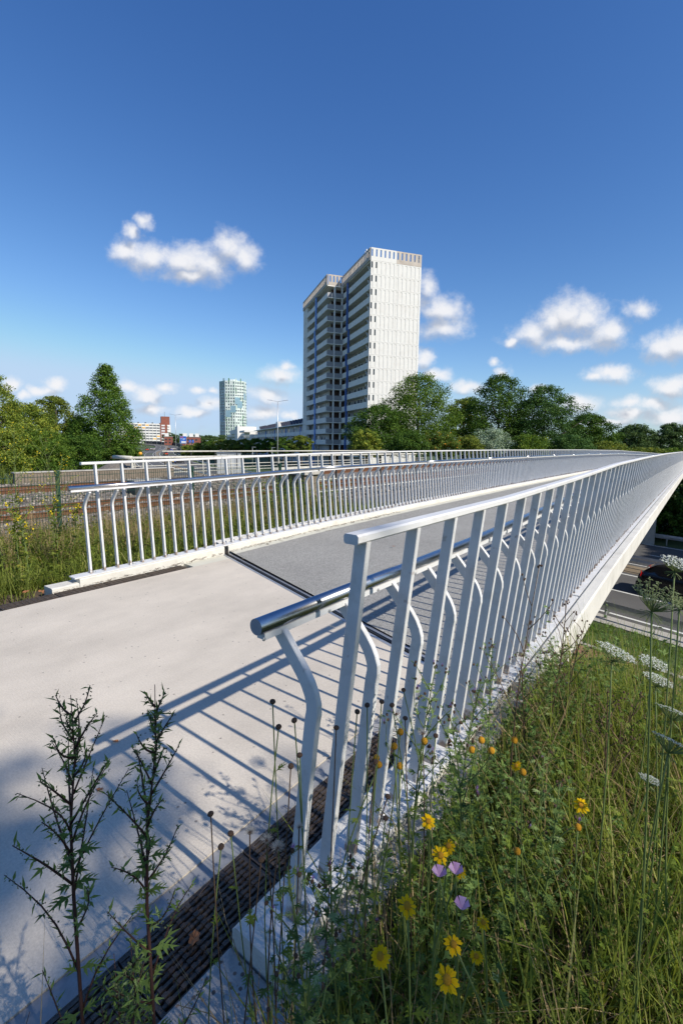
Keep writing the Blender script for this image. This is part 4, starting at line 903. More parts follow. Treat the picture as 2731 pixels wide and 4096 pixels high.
def tree(name, label, x, ytop, hw_, D, ybot, kind, prof, group=None, nl=9000, leaf=None, base_z=GZ, loc=None, H=None, R=None, cb=None, cat='tree', seed=None):
    global TREES; TREES += 1; sd = seed or TREES*13
    if loc is None:
        c = at(x, 1020, D); loc = Vector((c.x,c.y,base_z)); zt = at(x, ytop, D).z; R = hw_*1.7417/F_PX*D; cb = max(.2, at(x, ybot, D).z-base_z); H = zt-base_z
    T = thing(name, label, cat, loc, 0, group)
    lf = leaf or max(.10, min(.42, D*.0033))
    me, C = crown_mesh(R*1.02, (H-cb)*.98, PROF[prof], lf, int(nl*2.2), sd); me.materials.append(LEAFM[kind])
    link('crown', me, T, loc=(0,0,cb))
    b = MB(); tr = max(.05, .018*H); top = cb+(H-cb)*.82
    b.tube([(0,0,-.3),(.01*H,0,cb*.6),(0,.008*H,cb+(H-cb)*.35),(.006*H,0,top)], [tr*1.25,tr,tr*.65,tr*.12], 8); b.build('trunk', BARK, T, smooth=True)
    r = np.random.default_rng(sd+1)
    for k in range(9 if cat == 'tree' else 5):
        c = C[r.integers(len(C))]; z0 = cb*.9+(max(c[2]*.7,.1))*.75
        b = MB(); p1 = Vector((c[0],c[1],c[2]+cb)); p0 = Vector((0,0,min(z0,top*.9))); md = p0.lerp(p1,.5)+Vector((0,0,-.04*H))
        b.tube([p0,md,p1], [tr*.42,tr*.25,tr*.06], 5); b.build('limb', BARK, T, smooth=True)
    return T
GR = 'trees beyond the railway bridge, right of the tower'
tree('ash_tree', 'airy light green tree in front of the white gable of the tower', 958, 862, 86, 72, 1030, 'ash', 'open', GR, 15000)
tree('maple_tree', 'dark dense tree at the foot of the tower, left of the airy tree', 872, 930, 68, 66, 1040, 'dark', 'round', GR, 12000)
tree('ash_tree', 'small pale leafy tree just right of the airy tree', 1062, 912, 46, 86, 1030, 'yellow', 'open', GR, 8000)
tree('poplar_tree', 'tall dark green tree with uneven top right of the airy tree', 1142, 862, 68, 78, 1058, 'dark', 'tall', GR, 17000)
tree('willow_tree', 'broad blue-green oval tree right of the tall dark one', 1246, 886, 68, 77, 1058, 'blue', 'oval', GR, 17000)
tree('maple_tree', 'smaller round dark tree right of the blue-green oval tree', 1346, 950, 52, 82, 1040, 'dark', 'round', GR, 10000)
tree('oak_tree', 'far rounded dark tree near the right edge, left of two', 1455, 974, 42, 112, 1046, 'far', 'round', GR, 8000)
tree('oak_tree', 'far rounded dark tree at the right edge of the photo', 1538, 972, 42, 112, 1046, 'far', 'round', GR, 8000)
tree('oak_tree', 'low far tree between the round dark tree and the pair at the right edge', 1404, 1006, 26, 100, 1046, 'far', 'bush', GR, 5000)
GS = 'shrubs behind the far railing'
tree('silver_willow', 'silvery white leaved shrub below the tall dark tree', 1130, 986, 52, 62, 1045, 'silver', 'bush', GS, 5000, cat='shrub')
tree('shrub', 'orange berried shrub at the foot of the airy tree', 1010, 992, 46, 60, 1045, 'berry', 'bush', GS, 5000, cat='shrub')
tree('shrub', 'low yellowish green shrub between orange berried and silvery shrubs', 1075, 1000, 34, 60, 1045, 'yellow', 'bush', GS, 4000, cat='shrub')
tree('shrub', 'low green shrub at the tower foot by the dark tree', 842, 985, 36, 58, 1045, 'oak', 'bush', GS, 4500, cat='shrub')
tree('shrub', 'low dark shrub below the airy tree trunk', 935, 990, 46, 58, 1045, 'dark', 'bush', GS, 4500, cat='shrub')
tree('shrub', 'green shrub below the blue-green oval tree', 1215, 1000, 52, 60, 1045, 'ash', 'bush', GS, 4500, cat='shrub')
tree('shrub', 'green shrub right of the blue-green oval tree foot', 1305, 1000, 50, 60, 1045, 'blue', 'bush', GS, 4500, cat='shrub')
tree('shrub', 'bright low shrub beside the far end of the footbridge', 1395, 1016, 44, 70, 1048, 'yellow', 'bush', GS, 4000, cat='shrub')
tree('shrub', 'bright low shrub under the far pair of trees', 1480, 1031, 50, 85, 1050, 'yellow', 'bush', GS, 4000, cat='shrub')
tree('shrub', 'low shrub at the right edge under the far trees', 1560, 1031, 44, 85, 1052, 'ash', 'bush', GS, 3000, cat='shrub')
GL = 'trees beyond the railway on the left'
tree('oak_tree', 'big yellowish green tree cut by the left edge of the photo', -12, 860, 66, 38, 1060, 'oak', 'open', GL, 15000)
tree('oak_tree', 'yellowish green tree right of the one cut by the left edge', 62, 926, 62, 44, 1070, 'oak', 'round', GL, 14000)
tree('ash_tree', 'rounded green tree left of the pointed poplar', 132, 910, 52, 56, 1050, 'yellow', 'round', GL, 12000)
tree('poplar_tree', 'tall pointed poplar standing alone left of the motorway', 250, 838, 68, 54, 1068, 'poplar', 'poplar', GL, 20000)
tree('ash_tree', 'green tree tucked against the left side of the poplar', 186, 956, 40, 58, 1060, 'ash', 'round', GL, 8000)
GB = 'shrubs along the far side of the tracks'
tree('shrub', 'leafy shrub behind the fence at the left edge', 20, 985, 60, 36, 1085, 'oak', 'bush', GB, 7000, cat='shrub')
tree('shrub', 'leafy shrub behind the fence, second from the left edge', 105, 990, 58, 38, 1082, 'ash', 'bush', GB, 7000, cat='shrub')
tree('shrub', 'dark shrub under the left side of the poplar', 180, 1000, 46, 44, 1078, 'dark', 'bush', GB, 6000, cat='shrub')
tree('shrub', 'light shrub at the right foot of the poplar', 292, 1018, 30, 50, 1060, 'poplar', 'bush', GB, 4000, cat='shrub')
GT = 'street trees in front of the gallery flats'
for k, (x, yt, D, w) in enumerate([(482,1012,200,18),(506,1010,180,20),(532,1008,165,21),(560,1008,150,22),(588,1007,138,22),(618,1006,128,23),(650,1003,118,24),(692,1000,108,26)]):
    tree('street_tree', f'young street tree before the gallery flats, {ordw[k]} from the left', x, yt, w, D, 1040, 'yellow' if k in (1,2,3,7) else 'dark', 'round', GT, 2600)
GF = 'distant trees on the skyline by the brick flats'
for k, (x, yt, D, w) in enumerate([(395,994,460,16),(420,997,470,20),(452,998,480,22),(480,1000,480,20),(505,999,500,20),(560,994,560,40),(610,996,560,40)]):
    tree('distant_tree', f'distant dark tree on the skyline, {ordw[k]} from the left', x, yt, w, D, 1016, 'far', 'round', GF, 1800, leaf=.9)
GM_ = 'bushes on the motorway verge below the signs'
for k, (x, yt, D, w) in enumerate([(432,1022,170,18),(456,1018,165,22),(478,1024,160,16)]):
    tree('verge_bush', f'yellow-green bush on the motorway verge below the signs, {ordw[k]} from the left', x, yt, w, D, 1046, 'yellow', 'bush', GM_, 2500, cat='shrub')
# trees behind and beside the camera: they shade the foreground and the far carriageway
tree('maple_tree', 'dense tree behind the camera shading the foreground', 0,0,0, 20, 0, 'dark', 'round', None, 24000, .27, loc=W(-4.05, 13.2, -2.5), H=19.5, R=5.0, cb=5.5)
for k, (s_, o_) in enumerate([(34,25),(40,22),(46,24),(50,15),(56,20),(44,11)]):
    tree('roadside_tree', f'tall roadside tree right of the frame, {ordw[k]} along the far verge', 0,0,0, 20, 0, 'dark', 'oval', 'tall trees on the far motorway verge', 5000, .7, loc=W(s_, o_, GZ), H=22 if o_ > 18 else 13, R=4.6, cb=2.0)
for k, (s_, o_, h) in enumerate([(41.5,-1.5,3.6),(43,.8,4.0),(44,-4.0,4.0),(46,-1,4.6),(42.5,3,4.2)]):
    tree('shrub', f'dark shrub on the bank under the far end of the footbridge, {ordw[k]} of five', 0,0,0, 40, 0, 'dark', 'bush', 'shrubs under the far end of the footbridge', 3500, .22, loc=W(s_, o_, GZ), H=h, R=1.9, cb=.2, cat='shrub')
# ------------------------------------------------------------------ guard rails, lamps, signs, cars
def guard_rail(lab, off, l0, l1, zb=0.0, step=8.0):
    T = thing('guard_rail', lab, 'guard rail', hw((l0+l1)/2, off)[0]); c = T.location
    l = l0; prof = [(-.03,.46),(.03,.50),(.03,.56),(-.01,.60),(.03,.64),(.03,.70),(-.03,.74),(-.05,.60)]
    while l < l1-.1:
        e = min(l+step, l1); P = []
        for q in (l, (l+e)/2, e-.02): p, d = hw(q, off); P.append((p-c, Vector((d.y,-d.x,0)), Vector((0,0,1))))
        b = MB(); b.sweep(P, prof); b.build('beam', GALV, T); l = e
    l = l0+1
    pm = MB(); pm.box(-.05,.05,-.03,.03,0,.74); pm.box(-.05,.25,-.04,.04,.60,.66); q = pm.mesh('post'); q.materials.append(GALV)
    while l < l1:
        p, d = hw(l, off); link('post', q, T, loc=p-c, rot=(0,0,math.atan2(d.y,d.x)-math.pi/2)); l += 4.0 if l1-l0 < 150 else 12.0
guard_rail('grey guard rail along the near edge of the motorway below the footbridge', -9.1, L0-45, L0+45)
guard_rail('grey guard rail on the near side of the motorway median', -.45, L0-45, L0+330)
guard_rail('grey guard rail on the far side of the motorway median', .45, L0-45, L0+45)
guard_rail('grey guard rail along the far edge of the motorway', 9.1, L0-45, L0+215)
def lamp_post(x, ytop, D, lab, h=14.0, arms=2, grp='motorway lamp posts'):
    c = at(x, ytop, D); base = Vector((c.x,c.y,c.z-h)); T = thing('lamp_post', lab, 'lamp post', base, 0, grp)
    b = MB(); b.tube([(0,0,0),(0,0,h*.6),(0,0,h)], [.11,.085,.06] if arms == 2 else [.06,.05,.045], 8); b.build('pole', GALV, T, smooth=True)
    if arms == 2:
        for s in (-1,1):
            b = MB(); b.tube([(0,0,h-.05),(s*.5,0,h+.06),(s*1.1,0,h+.16)], .035, 6); b.build('arm', GALV, T)
            b = MB(); b.hexa([(s*1.0,-.13,h+.12),(s*1.9,-.10,h+.24),(s*1.9,.10,h+.24),(s*1.0,.13,h+.12),(s*1.0,-.10,h+.22),(s*1.85,-.07,h+.30),(s*1.85,.07,h+.30),(s*1.0,.10,h+.22)]); b.build('lamp_head', GALV, T)
    else:
        b = MB(); b.box(-.1,.7,-.12,.12,h-.02,h+.07); b.build('lamp_head', GALV, T)
lamp_post(638, 922, 85, 'tall double-armed lamp post left of the tower')
lamp_post(403, 953, 141, 'tall double-armed lamp post beside the blue motorway signs')
for k, (x, D) in enumerate([(335,300),(342,312),(347,290),(360,262),(371,330),(377,345)]):
    lamp_post(x, 1020-(at(0,1020,1).z*0+ (14-6.6)/D*1880/1.7417) - (1020-1011), D, f'slender distant lamp post by the motorway bend, {ordw[k]} from the left')
lamp_post(580, 1027, 100, 'short single lamp post, left of the two in front of the street trees', 5.0, 1, 'short street lamps'); lamp_post(625, 1028, 100, 'short single lamp post, right of the two in front of the street trees', 5.0, 1, 'short street lamps')
SBL = mat('sign_blue', (.012,.13,.58), .45, var=.04, spec=.3); SWH = mat('sign_white', (.78,.79,.80), .5, var=.03)
def text_part(body, size, x, z, m, T, y=-.06):
    cu = bpy.data.curves.new('lettering', 'FONT'); cu.body = body; cu.size = size; cu.extrude = .005; cu.offset = .012*size
    ob = bpy.data.objects.new('tmp', cu); me = bpy.data.meshes.new_from_object(ob); bpy.data.objects.remove(ob); bpy.data.curves.remove(cu)
    me.name = 'lettering'; me.materials.append(m); link('lettering', me, T, loc=(x,y,z), rot=(math.pi/2,0,0))
def sign(x, y, D, w, h, lab, rz=0.0):
    c = at(x, y, D); T = thing('road_sign', lab, 'road sign', (c.x,c.y,GZ), rz); z = c.z-GZ
    b = MB(); b.box(-w/2,w/2,-.02,.03,z-h/2,z+h/2); b.build('face', SBL, T)
    b = MB()
    for x0,x1,z0,z1 in ((-w/2,w/2,z+h/2-.06,z+h/2),(-w/2,w/2,z-h/2,z-h/2+.06),(-w/2,-w/2+.06,z-h/2+.06,z+h/2-.06),(w/2-.06,w/2,z-h/2+.06,z+h/2-.06)): b.box(x0,x1,-.035,-.021,z0,z1)
    b.build('border', SWH if h > 2 else SBL, T)
    for s in (-.35,.35): b = MB(); b.tube([(s*w,.08,0),(s*w,.08,z+h/2-.1)], .08, 8); b.build('leg', GALV, T)
    return T, z
T, z = sign(508.5, 1030, 188, 4.1, 3.3, 'blue and white direction sign with town names above the railing')
b = MB(); b.box(-1.95,1.95,-.05,-.022,z-1.5,z+.55); b.build('panel', SWH, T)
for i, tx in enumerate(('Centrum', 'UMCG', 'De Hoogte')): text_part(tx, .62, -1.15 if i else -1.8, z-.02-i*.64, SBL, T, -.056)
for i in (1,2): b = MB(); b.box(-1.82,-1.36,-.06,-.051,z-.04-i*.64,z+.40-i*.64); b.build('symbol', SBL, T)
text_part('A7 E', .55, -1.7, z+.85, SWH, T, -.036)
def arrow(T, x, zc, k, y=-.04):
    b = MB(); b.bar((x-.3*k,y,zc-.3*k),(x+.25*k,y,zc+.25*k),.02,.12*k,(0,1,0)); b.add([(x+.38*k,y,zc+.38*k),(x-.05*k,y,zc+.34*k),(x+.34*k,y,zc-.05*k)], [(0,1,2)]); b.build('arrow', SWH, T)
arrow(T, 1.5, z+1.05, 1.0)
T, z = sign(421, 1010, 232, 3.2, 3.6, 'tall blue motorway sign with white panel, left of the small pair')
b = MB(); b.box(-.9,1.35,-.05,-.022,z-1.55,z-.65); b.build('panel', SWH, T); b = MB(); b.box(-1.4,.1,-.05,-.022,z+1.1,z+1.5); b.build('panel', mat('sign_red', (.6,.1,.06), .5), T)
for i in range(3): b = MB(); b.box(-.2,1.1-.2*i,-.05,-.022,z+.55-i*.32,z+.70-i*.32); b.build('text_line', SWH, T)
b = MB(); b.bar((-.9,-.04,z-1.2),(-.9,-.04,z+.5),.02,.14,(0,1,0)); b.add([(-.9,-.04,z+.9),(-1.15,-.04,z+.45),(-.65,-.04,z+.45)], [(0,1,2)]); b.build('arrow', SWH, T)
for k, (x, nm) in enumerate(((436.5,'left'),(443.5,'right'))):
    T, z = sign(x, 1013.4, 262, 1.15, 1.4, f'small blue sign over the motorway, {nm} one of the pair'); arrow(T, .1, z, .9)
c = at(325.5, 1016, 300); T = thing('warning_sign', 'small white triangular traffic sign at the motorway bend', 'traffic sign', (c.x,c.y,GZ)); z = c.z-GZ
b = MB(); b.add([(-.9,0,z-.7),(.9,0,z-.7),(0,0,z+.9),(-.9,.05,z-.7),(.9,.05,z-.7),(0,.05,z+.9)], [(0,1,2),(5,4,3),(0,3,4,1),(1,4,5,2),(2,5,3,0)]); b.build('face', SWH, T); b = MB(); b.tube([(0,.1,0),(0,.1,z)], .06, 6); b.build('leg', GALV, T)
c = at(524, 1052, 72); T = thing('utility_cabinet', 'pale grey roadside cabinet seen between the railings', 'cabinet', (c.x,c.y,GZ)); 
b = MB(); b.box(-1.7,1.7,0,1.2,0,c.z-GZ+.7); b.build('box', mat('pale_grey', (.55,.57,.58), .5), T); b = MB(); b.box(-1.8,1.8,-.1,1.3,c.z-GZ+.7,c.z-GZ+.8); b.build('lid', GALV, T)
for x_ in (-1.1,0,1.1): b = MB(); b.box(x_-.02,x_+.02,-.02,-.002,.3,c.z-GZ+.6); b.build('door_seam', DARKST, T)

def car_meshes(paint):
    st = [(-2.06,.42,.72,.78,.66),(-2.00,.30,.86,.96,.76),(-1.90,.24,.92,1.06,.82),(-1.52,.22,.95,1.38,.86),(-1.05,.21,.96,1.465,.87),(-.2,.20,.95,1.485,.875),(.45,.20,.93,1.41,.875),(1.12,.20,.92,1.02,.87),(1.65,.22,.86,.92,.85),(1.98,.26,.72,.76,.76),(2.08,.36,.58,.60,.64)]
    b = MB(); V = []; k = 10
    for (x, zb, zs, zr, ws) in st:
        cab = (zr-zs) > .12; wr = ws-.20 if cab else ws-.10; wm = ws-.02
        V += [(x,-ws*.9,zb),(x,-ws,zb+.18),(x,-ws,(zs+zb)/2+.08),(x,-wm,zs),(x,-wr,zr-.03*cab),(x,wr,zr-.03*cab),(x,wm,zs),(x,ws,(zs+zb)/2+.08),(x,ws,zb+.18),(x,ws*.9,zb)]
    F = [(i*k+j, i*k+(j+1)%k, (i+1)*k+(j+1)%k, (i+1)*k+j) for i in range(len(st)-1) for j in range(k)]
    F += [tuple(range(k-1,-1,-1)), tuple((len(st)-1)*k+j for j in range(k))]
    b.add(V, F); body = b.mesh('body', smooth=True); body.materials.append(paint)
    g = MB()
    def quad(p): g.add(p, [(0,1,2,3)])
    for s in (-1,1):
        g.add([(-1.62,s*.845,.99),(-.62,s*.862,.985),(-.66,s*.695,1.405),(-1.36,s*.69,1.36)], [(0,1,2,3)])
        g.add([(-.52,s*.863,.985),(.88,s*.86,.965),(.34,s*.695,1.37),(-.56,s*.697,1.41)], [(0,1,2,3)])
    g.add([(-1.925,-.66,1.08),(-1.925,.66,1.08),(-1.575,.60,1.37),(-1.575,-.60,1.37)], [(0,1,2,3)]); g.add([(1.09,-.68,1.06),(1.09,.68,1.06),(.52,.62,1.405),(.52,-.62,1.405)], [(0,1,2,3)])
    gl = g.mesh('window', recalc=False); gl.materials.append(glass('car_glass', (.012,.014,.018), .05))
    t = MB(); t.lathe([(.20,-.10),(.29,-.10),(.315,-.06),(.315,.06),(.29,.10),(.20,.10)], 20); ty = t.mesh('tyre', smooth=True); ty.materials.append(BLACK)
    r = MB(); r.lathe([(.02,.085),(.06,.10),(.07,.085),(.19,.075),(.205,.09)], 18)
    for q in range(5):
        a_ = q*2*math.pi/5; r.bar((.05*math.cos(a_),.05*math.sin(a_),.085),(.19*math.cos(a_),.19*math.sin(a_),.085),.045,.03)
    ri = r.mesh('rim'); ri.materials.append(GALV)
    l1 = MB(); l1.hexa([(-2.04,.44,.80),(-1.86,.80,.80),(-1.84,.78,1.02),(-1.96,.52,1.02),(-2.06,.44,.80),(-1.88,.83,.80),(-1.86,.80,1.02),(-1.98,.52,1.02)]); tl = l1.mesh('tail_light'); tl.materials.append(mat('tail_red', (.55,.012,.01), .25))
    l2 = MB(); l2.box(1.9,2.05,.45,.72,.55,.70); hl = l2.mesh('headlight'); hl.materials.append(SWH)
    bp = MB(); bp.box(-2.09,-1.95,-.70,.70,.30,.52); bu = bp.mesh('bumper'); bu.materials.append(BLACK)
    pl = MB(); pl.box(-2.10,-2.085,-.26,.26,.56,.67); pm = pl.mesh('number_plate'); pm.materials.append(mat('plate_yellow', (.75,.52,.03), .5))
    mi = MB(); mi.box(.55,.72,.86,1.02,.96,1.08); mm = mi.mesh('mirror'); mm.materials.append(paint)
    ar = MB(); ar.lathe([(.30,-.012),(.385,-.012),(.385,.012),(.30,.012)], 20); am = ar.mesh('wheel_arch'); am.materials.append(BLACK)
    return dict(body=body, window=gl, tyre=ty, rim=ri, tail=tl, head=hl, bumper=bu, plate=pm, mirror=mm, arch=am)
def car(paint, loc, heading, label, group='cars on the motorway'):
    M = car_meshes(paint); T = thing('car', label, 'car', loc, math.atan2(heading.y, heading.x), group)
    bd = link('body', M['body'], T); link('window', M['window'], T); link('bumper', M['bumper'], bd); link('number_plate', M['plate'], bd)
    md = bd.modifiers.new('sub','SUBSURF'); md.levels = 1; md.render_levels = 1
    for x in (-1.32,1.32):
        for s in (-1,1):
            w = link('wheel', M['tyre'], T, loc=(x,s*.77,.315), rot=(-s*math.pi/2,0,0)); link('rim', M['rim'], w)
            link('wheel_arch', M['arch'], bd, loc=(x,s*.868,.33), rot=(math.pi/2,0,0))
    for s in (-1,1):
        link('tail_light', M['tail'], T, scale=(1,s,1)); link('headlight', M['head'], T, scale=(1,s,1)); link('mirror', M['mirror'], T, scale=(1,s,1))
PNT = {k: mat('paint_'+k, c, .22, .1, var=.03, spec=.6) for k, c in dict(black=(.008,.008,.010), red=(.42,.02,.015), white=(.70,.70,.70), silver=(.42,.43,.44), blue=(.03,.10,.40), grey=(.10,.105,.115)).items()}
p, d = hw(L0-1.25, -3.55, .02); car(PNT['black'], p, -d, 'black hatchback driving under the footbridge at the right edge')
for col, x, y, sgn, lab in [('red',339,1034.5,1,'red car on the left carriageway by the distant lamp posts'),('white',349,1020.5,1,'white car far round the motorway bend'),('silver',353.5,1024.5,1,'silver car behind the far white one on the left carriageway'),
  ('black',388.5,1031,-1,'black car on the right carriageway, left of the blue one'),('blue',394.5,1036.5,-1,'blue car on the right carriageway in front of the lamp post'),('white',395.5,1026,-1,'white car on the right carriageway, farthest of its row'),('silver',401.5,1029,-1,'silver car on the right carriageway beside the far white one'),
  ('red',381,1045.5,-1,'red car half hidden by the mossy pipe railing'),('grey',414,1062,-1,'dark grey car seen between the railing posts, right one of two'),('blue',396,1064,-1,'dark blue car seen between the railing posts, left one of two')]:
    q = ray(x, y); t = (GZ+.05-CAM_H)/q.z; w = Vector((0,0,CAM_H))+q*t
    i = min(range(len(HWP)), key=lambda j: (HWP[j]-w).length); d = HWD[i]; zz = HWP[i].z+.02
    t = (zz-CAM_H)/q.z; w = Vector((0,0,CAM_H))+q*t; i = min(range(len(HWP)), key=lambda j: (HWP[j]-w).length)
    car(PNT[col], Vector((w.x,w.y,HWP[i].z+.02)), HWD[i]*(1 if sgn < 0 else 1), lab)
# two people on a gallery of the tower
CLO = mat('dark_clothes', (.02,.022,.028), .9); SKN = mat('skin', (.45,.28,.20), .6)
def person(loc, rz, label, shirt):
    T = thing('person', label, 'person', loc, rz, None)
    v = [(0,0,.92),(0,0,1.2),(0,0,1.42),(0,0,1.52),(0,.0,1.66),(.11,0,.9),(.12,0,.5),(.12,.01,.06),(.12,-.14,.03),(-.11,0,.9),(-.12,0,.5),(-.12,.01,.06),(-.12,-.14,.03),(.19,0,1.42),(.26,-.08,1.16),(.18,-.30,1.10),(-.19,0,1.42),(-.26,-.08,1.16),(-.18,-.30,1.10)]
    e = [(0,1),(1,2),(2,3),(3,4),(0,5),(5,6),(6,7),(7,8),(0,9),(9,10),(10,11),(11,12),(2,13),(13,14),(14,15),(2,16),(16,17),(17,18)]
    rr = [.15,.15,.16,.06,.10,.10,.07,.045,.04,.10,.07,.045,.04,.06,.045,.035,.06,.045,.035]
    me = bpy.data.meshes.new('body'); me.from_pydata(v, e, []); 
    o = link('body', me, T); me.materials.append(shirt); o.modifiers.new('skin','SKIN')
    for q, r_ in zip(me.skin_vertices[0].data, rr): q.radius = (r_, r_*.85)
    me.skin_vertices[0].data[0].use_root = True; sb = o.modifiers.new('sub','SUBSURF'); sb.levels = 1; sb.render_levels = 1
    h = MB(); h.lathe([(.03,-.13),(.08,-.06),(.095,.02),(.08,.09),(.03,.125)], 10, (0,0,1.68)); h.build('hair', CLO, T, smooth=True)
    f = MB(); f.lathe([(.02,-.10),(.06,-.05),(.07,.02),(.05,.06)], 10, (0,-.045,1.66)); f.build('face', SKN, T, smooth=True)
rzt = math.atan2(.312,.95); Rm = Matrix.Rotation(rzt,3,'Z')
for k, y in enumerate((24.0,21.4)):
    person(Rm @ Vector((-3.6,y,3.6+2.8*1)) + Vector((5.4,105.3,GZ)), rzt-math.pi/2, 'person in dark clothes leaning on a tower gallery, '+('left' if k == 0 else 'right')+' of two', CLO if k == 0 else mat('navy_clothes', (.03,.035,.05), .9))
# ------------------------------------------------------------------ wild plants
class LB:
    """leaf faces of one plant part, each with its own number"""
    def __init__(s): s.q = []; s.r = []
    def quad(s, a, b_, c, d, r=.5): s.q.append([tuple(a),tuple(b_),tuple(c),tuple(d)]); s.r.append(min(1,max(0,r)))
    def lance(s, p, d, nrm, L_, w, r=.5, fold=.12):
        d = d.normalized(); x = d.cross(nrm)
        if x.length < 1e-5: x = d.cross(Vector((1,0,0)))
        x.normalize(); n_ = x.cross(d); m1 = p+d*L_*.42; tip = p+d*L_-n_*L_*.12
        s.quad(p, m1+x*w/2+n_*fold*w, tip, m1-x*w/2+n_*fold*w, r)
    def lobed(s, p, d, nrm, L_, n=2, r=.5):
        """leaf cut into pointed lobes"""
        d = d.normalized(); x = d.cross(nrm).normalized()
        s.lance(p, d, nrm, L_, L_*.21, r)
        for k in range(n):
            q = p+d*L_*(.22+.24*k); l = L_*(.52-.12*k)
            for sg in (-1,1): s.lance(q, d*.75+x*sg*.8, nrm, l, l*.25, r+random.uniform(-.06,.06))
    def build(s, name, m, parent, off=(0,0,0)):
        if not s.q: return None
        V = np.array(s.q)-np.array(off); me = quads_mesh(name, V, np.array(s.r)); me.materials.append(m); o_ = link(name, me, parent); o_['kind'] = 'stuff'; return o_
def rv(k=1.0): return Vector((random.gauss(0,1),random.gauss(0,1),random.gauss(0,1)))*k
def curve(p0, p1, sag=0.0, n=6, side=None):
    p0 = Vector(p0); p1 = Vector(p1); sd = side if side is not None else rv(1); out = []
    for i in range(n+1): t = i/n; out.append(p0.lerp(p1,t)+sd*sag*math.sin(math.pi*t))
    return out
STEMG = mat('stem_green', (.13,.175,.05), .6, var=.2, scale=20); STEMR = mat('stem_red', (.055,.025,.022), .6, var=.25, scale=20); STEMB = mat('stem_straw', (.33,.23,.12), .8, var=.25, scale=15); STEMD = mat('stem_brown', (.10,.062,.038), .8, var=.25, scale=15)
MUGL = leafmat('mugwort_leaf', (.045,.085,.022), (.12,.175,.045), .5, .35, (.22,.27,.13), gain=1.85); BUDL = leafmat('bud_green', (.06,.085,.035), (.19,.21,.10), .7, .15)
HERB = leafmat('herb_leaf', (.030,.058,.010), (.125,.165,.026), .5, .38, (.20,.21,.05), gain=1.85); THIS = leafmat('thistle_leaf', (.028,.060,.018), (.12,.175,.05), .5, .3, (.22,.27,.12), gain=1.85)
PETY = leafmat('petal_yellow', (.82,.50,.004), (.90,.66,.010), .5, .35); DISC = mat('disc_orange', (.62,.30,.012), .8, var=.25, scale=200, bump=.6, bscale=500); DEADH = mat('dead_head', (.12,.072,.045), .9, var=.4, scale=150, bump=.6, bscale=300)
FLUF = leafmat('thistle_down', (.42,.38,.33), (.66,.63,.58), .8, .4); PINK = leafmat('petal_pink', (.62,.34,.56), (.78,.52,.72), .5, .3); LILA = leafmat('petal_lilac', (.30,.16,.42), (.46,.26,.55), .5, .3)
UMB = leafmat('umbel_white', (.55,.58,.50), (.82,.84,.80), .6, .3); UMG = leafmat('umbel_green', (.16,.20,.08), (.36,.40,.20), .6, .3)
def ground_under(p, dx=0.0, dy=0.0):
    q = Vector((p.x+dx,p.y+dy,0)); return Vector((q.x,q.y,gz(q.dot(AV), q.dot(NV))))
def new_plant(name, label, cat, base, group=None): return thing(name, label, cat, base, 0, group)

def mugwort(label, base, mid, top, seed, nb=26):
    random.seed(seed); T = new_plant('mugwort_plant', label, 'plant', base, 'tall mugwort plants at the front'); st = MB(); lv = LB(); bd = LB(); o = base
    path = [base, base.lerp(mid,.5)+Vector((.01,0,0)), mid, mid.lerp(top,.35)+Vector((-.006,.004,0)), mid.lerp(top,.7)+Vector((.006,0,0)), top]
    def along(t): t *= 5; i = min(4,int(t)); return path[i].lerp(path[i+1], t-i)
    L_ = (top-base).length; st.tube([p for p in path], [.0040,.0036,.0030,.0023,.0015,.0006], 6)
    for k in range(nb):
        t = .24+.72*k/nb; p = along(t); a_ = k*2.4+random.uniform(-.4,.4); out = Vector((math.cos(a_),math.sin(a_),0)); ln = L_*(.185*(1-t)**.95+.022)*random.uniform(.7,1.1)
        tip = p+out*ln*.50+Vector((0,0,ln*.80)); br = curve(p, tip, ln*.05, 5); st.tube(br, [.0022,.0020,.0017,.0014,.0010,.0006], 4)
        lv.lobed(p, out*.9+Vector((0,0,.35)), Vector((0,0,1)), (.050-.032*t)*random.uniform(.65,1.0), 2 if t < .6 else 1, random.uniform(.3,.95))
        m = int(5+ln*46)
        for j in range(m):
            u = (j+.6)/m; q = br[min(4,int(u*5))].lerp(br[min(5,int(u*5)+1)], u*5-int(u*5)); dd = (tip-p).normalized()*.8+rv(.7)
            if t < .55 and u < .6: lv.lobed(q, dd, Vector((0,0,1))+rv(.3), .024*random.uniform(.7,1.3), 1, random.uniform(.2,.9))
            else: lv.lance(q, dd, Vector((0,0,1))+rv(.4), .020*random.uniform(.6,1.4), .005, random.uniform(.2,.9))
            if u > .35:
                for _ in range(4):
                    c = q+rv(.0035); r_ = .0022; e1, e2 = rv().normalized()*r_, rv().normalized()*r_; bd.quad(c-e1,c+e2,c+e1,c-e2, random.random())
    for j in range(34):
        t = .74+.26*j/46; q = along(t)+rv(.004)
        lv.lance(q, rv()+Vector((0,0,.8)), rv(), .018*random.uniform(.6,1.3), .0045, random.random())
        for _ in range(4): c = q+rv(.004); e1, e2 = rv().normalized()*.0024, rv().normalized()*.0024; bd.quad(c-e1,c+e2,c+e1,c-e2, random.random())
    for k in range(16):
        t = .10+.45*k/16; p = along(t); a_ = k*2.1; out = Vector((math.cos(a_),math.sin(a_),0)); lv.lobed(p, out+Vector((0,0,.25)), Vector((0,0,1)), .048*random.uniform(.7,1.2), 3, random.uniform(.3,.95))
    st.build('stem', STEMR, T, o, smooth=True); lv.build('leaves', MUGL, T, o); bd.build('flower_buds', BUDL, T, o)
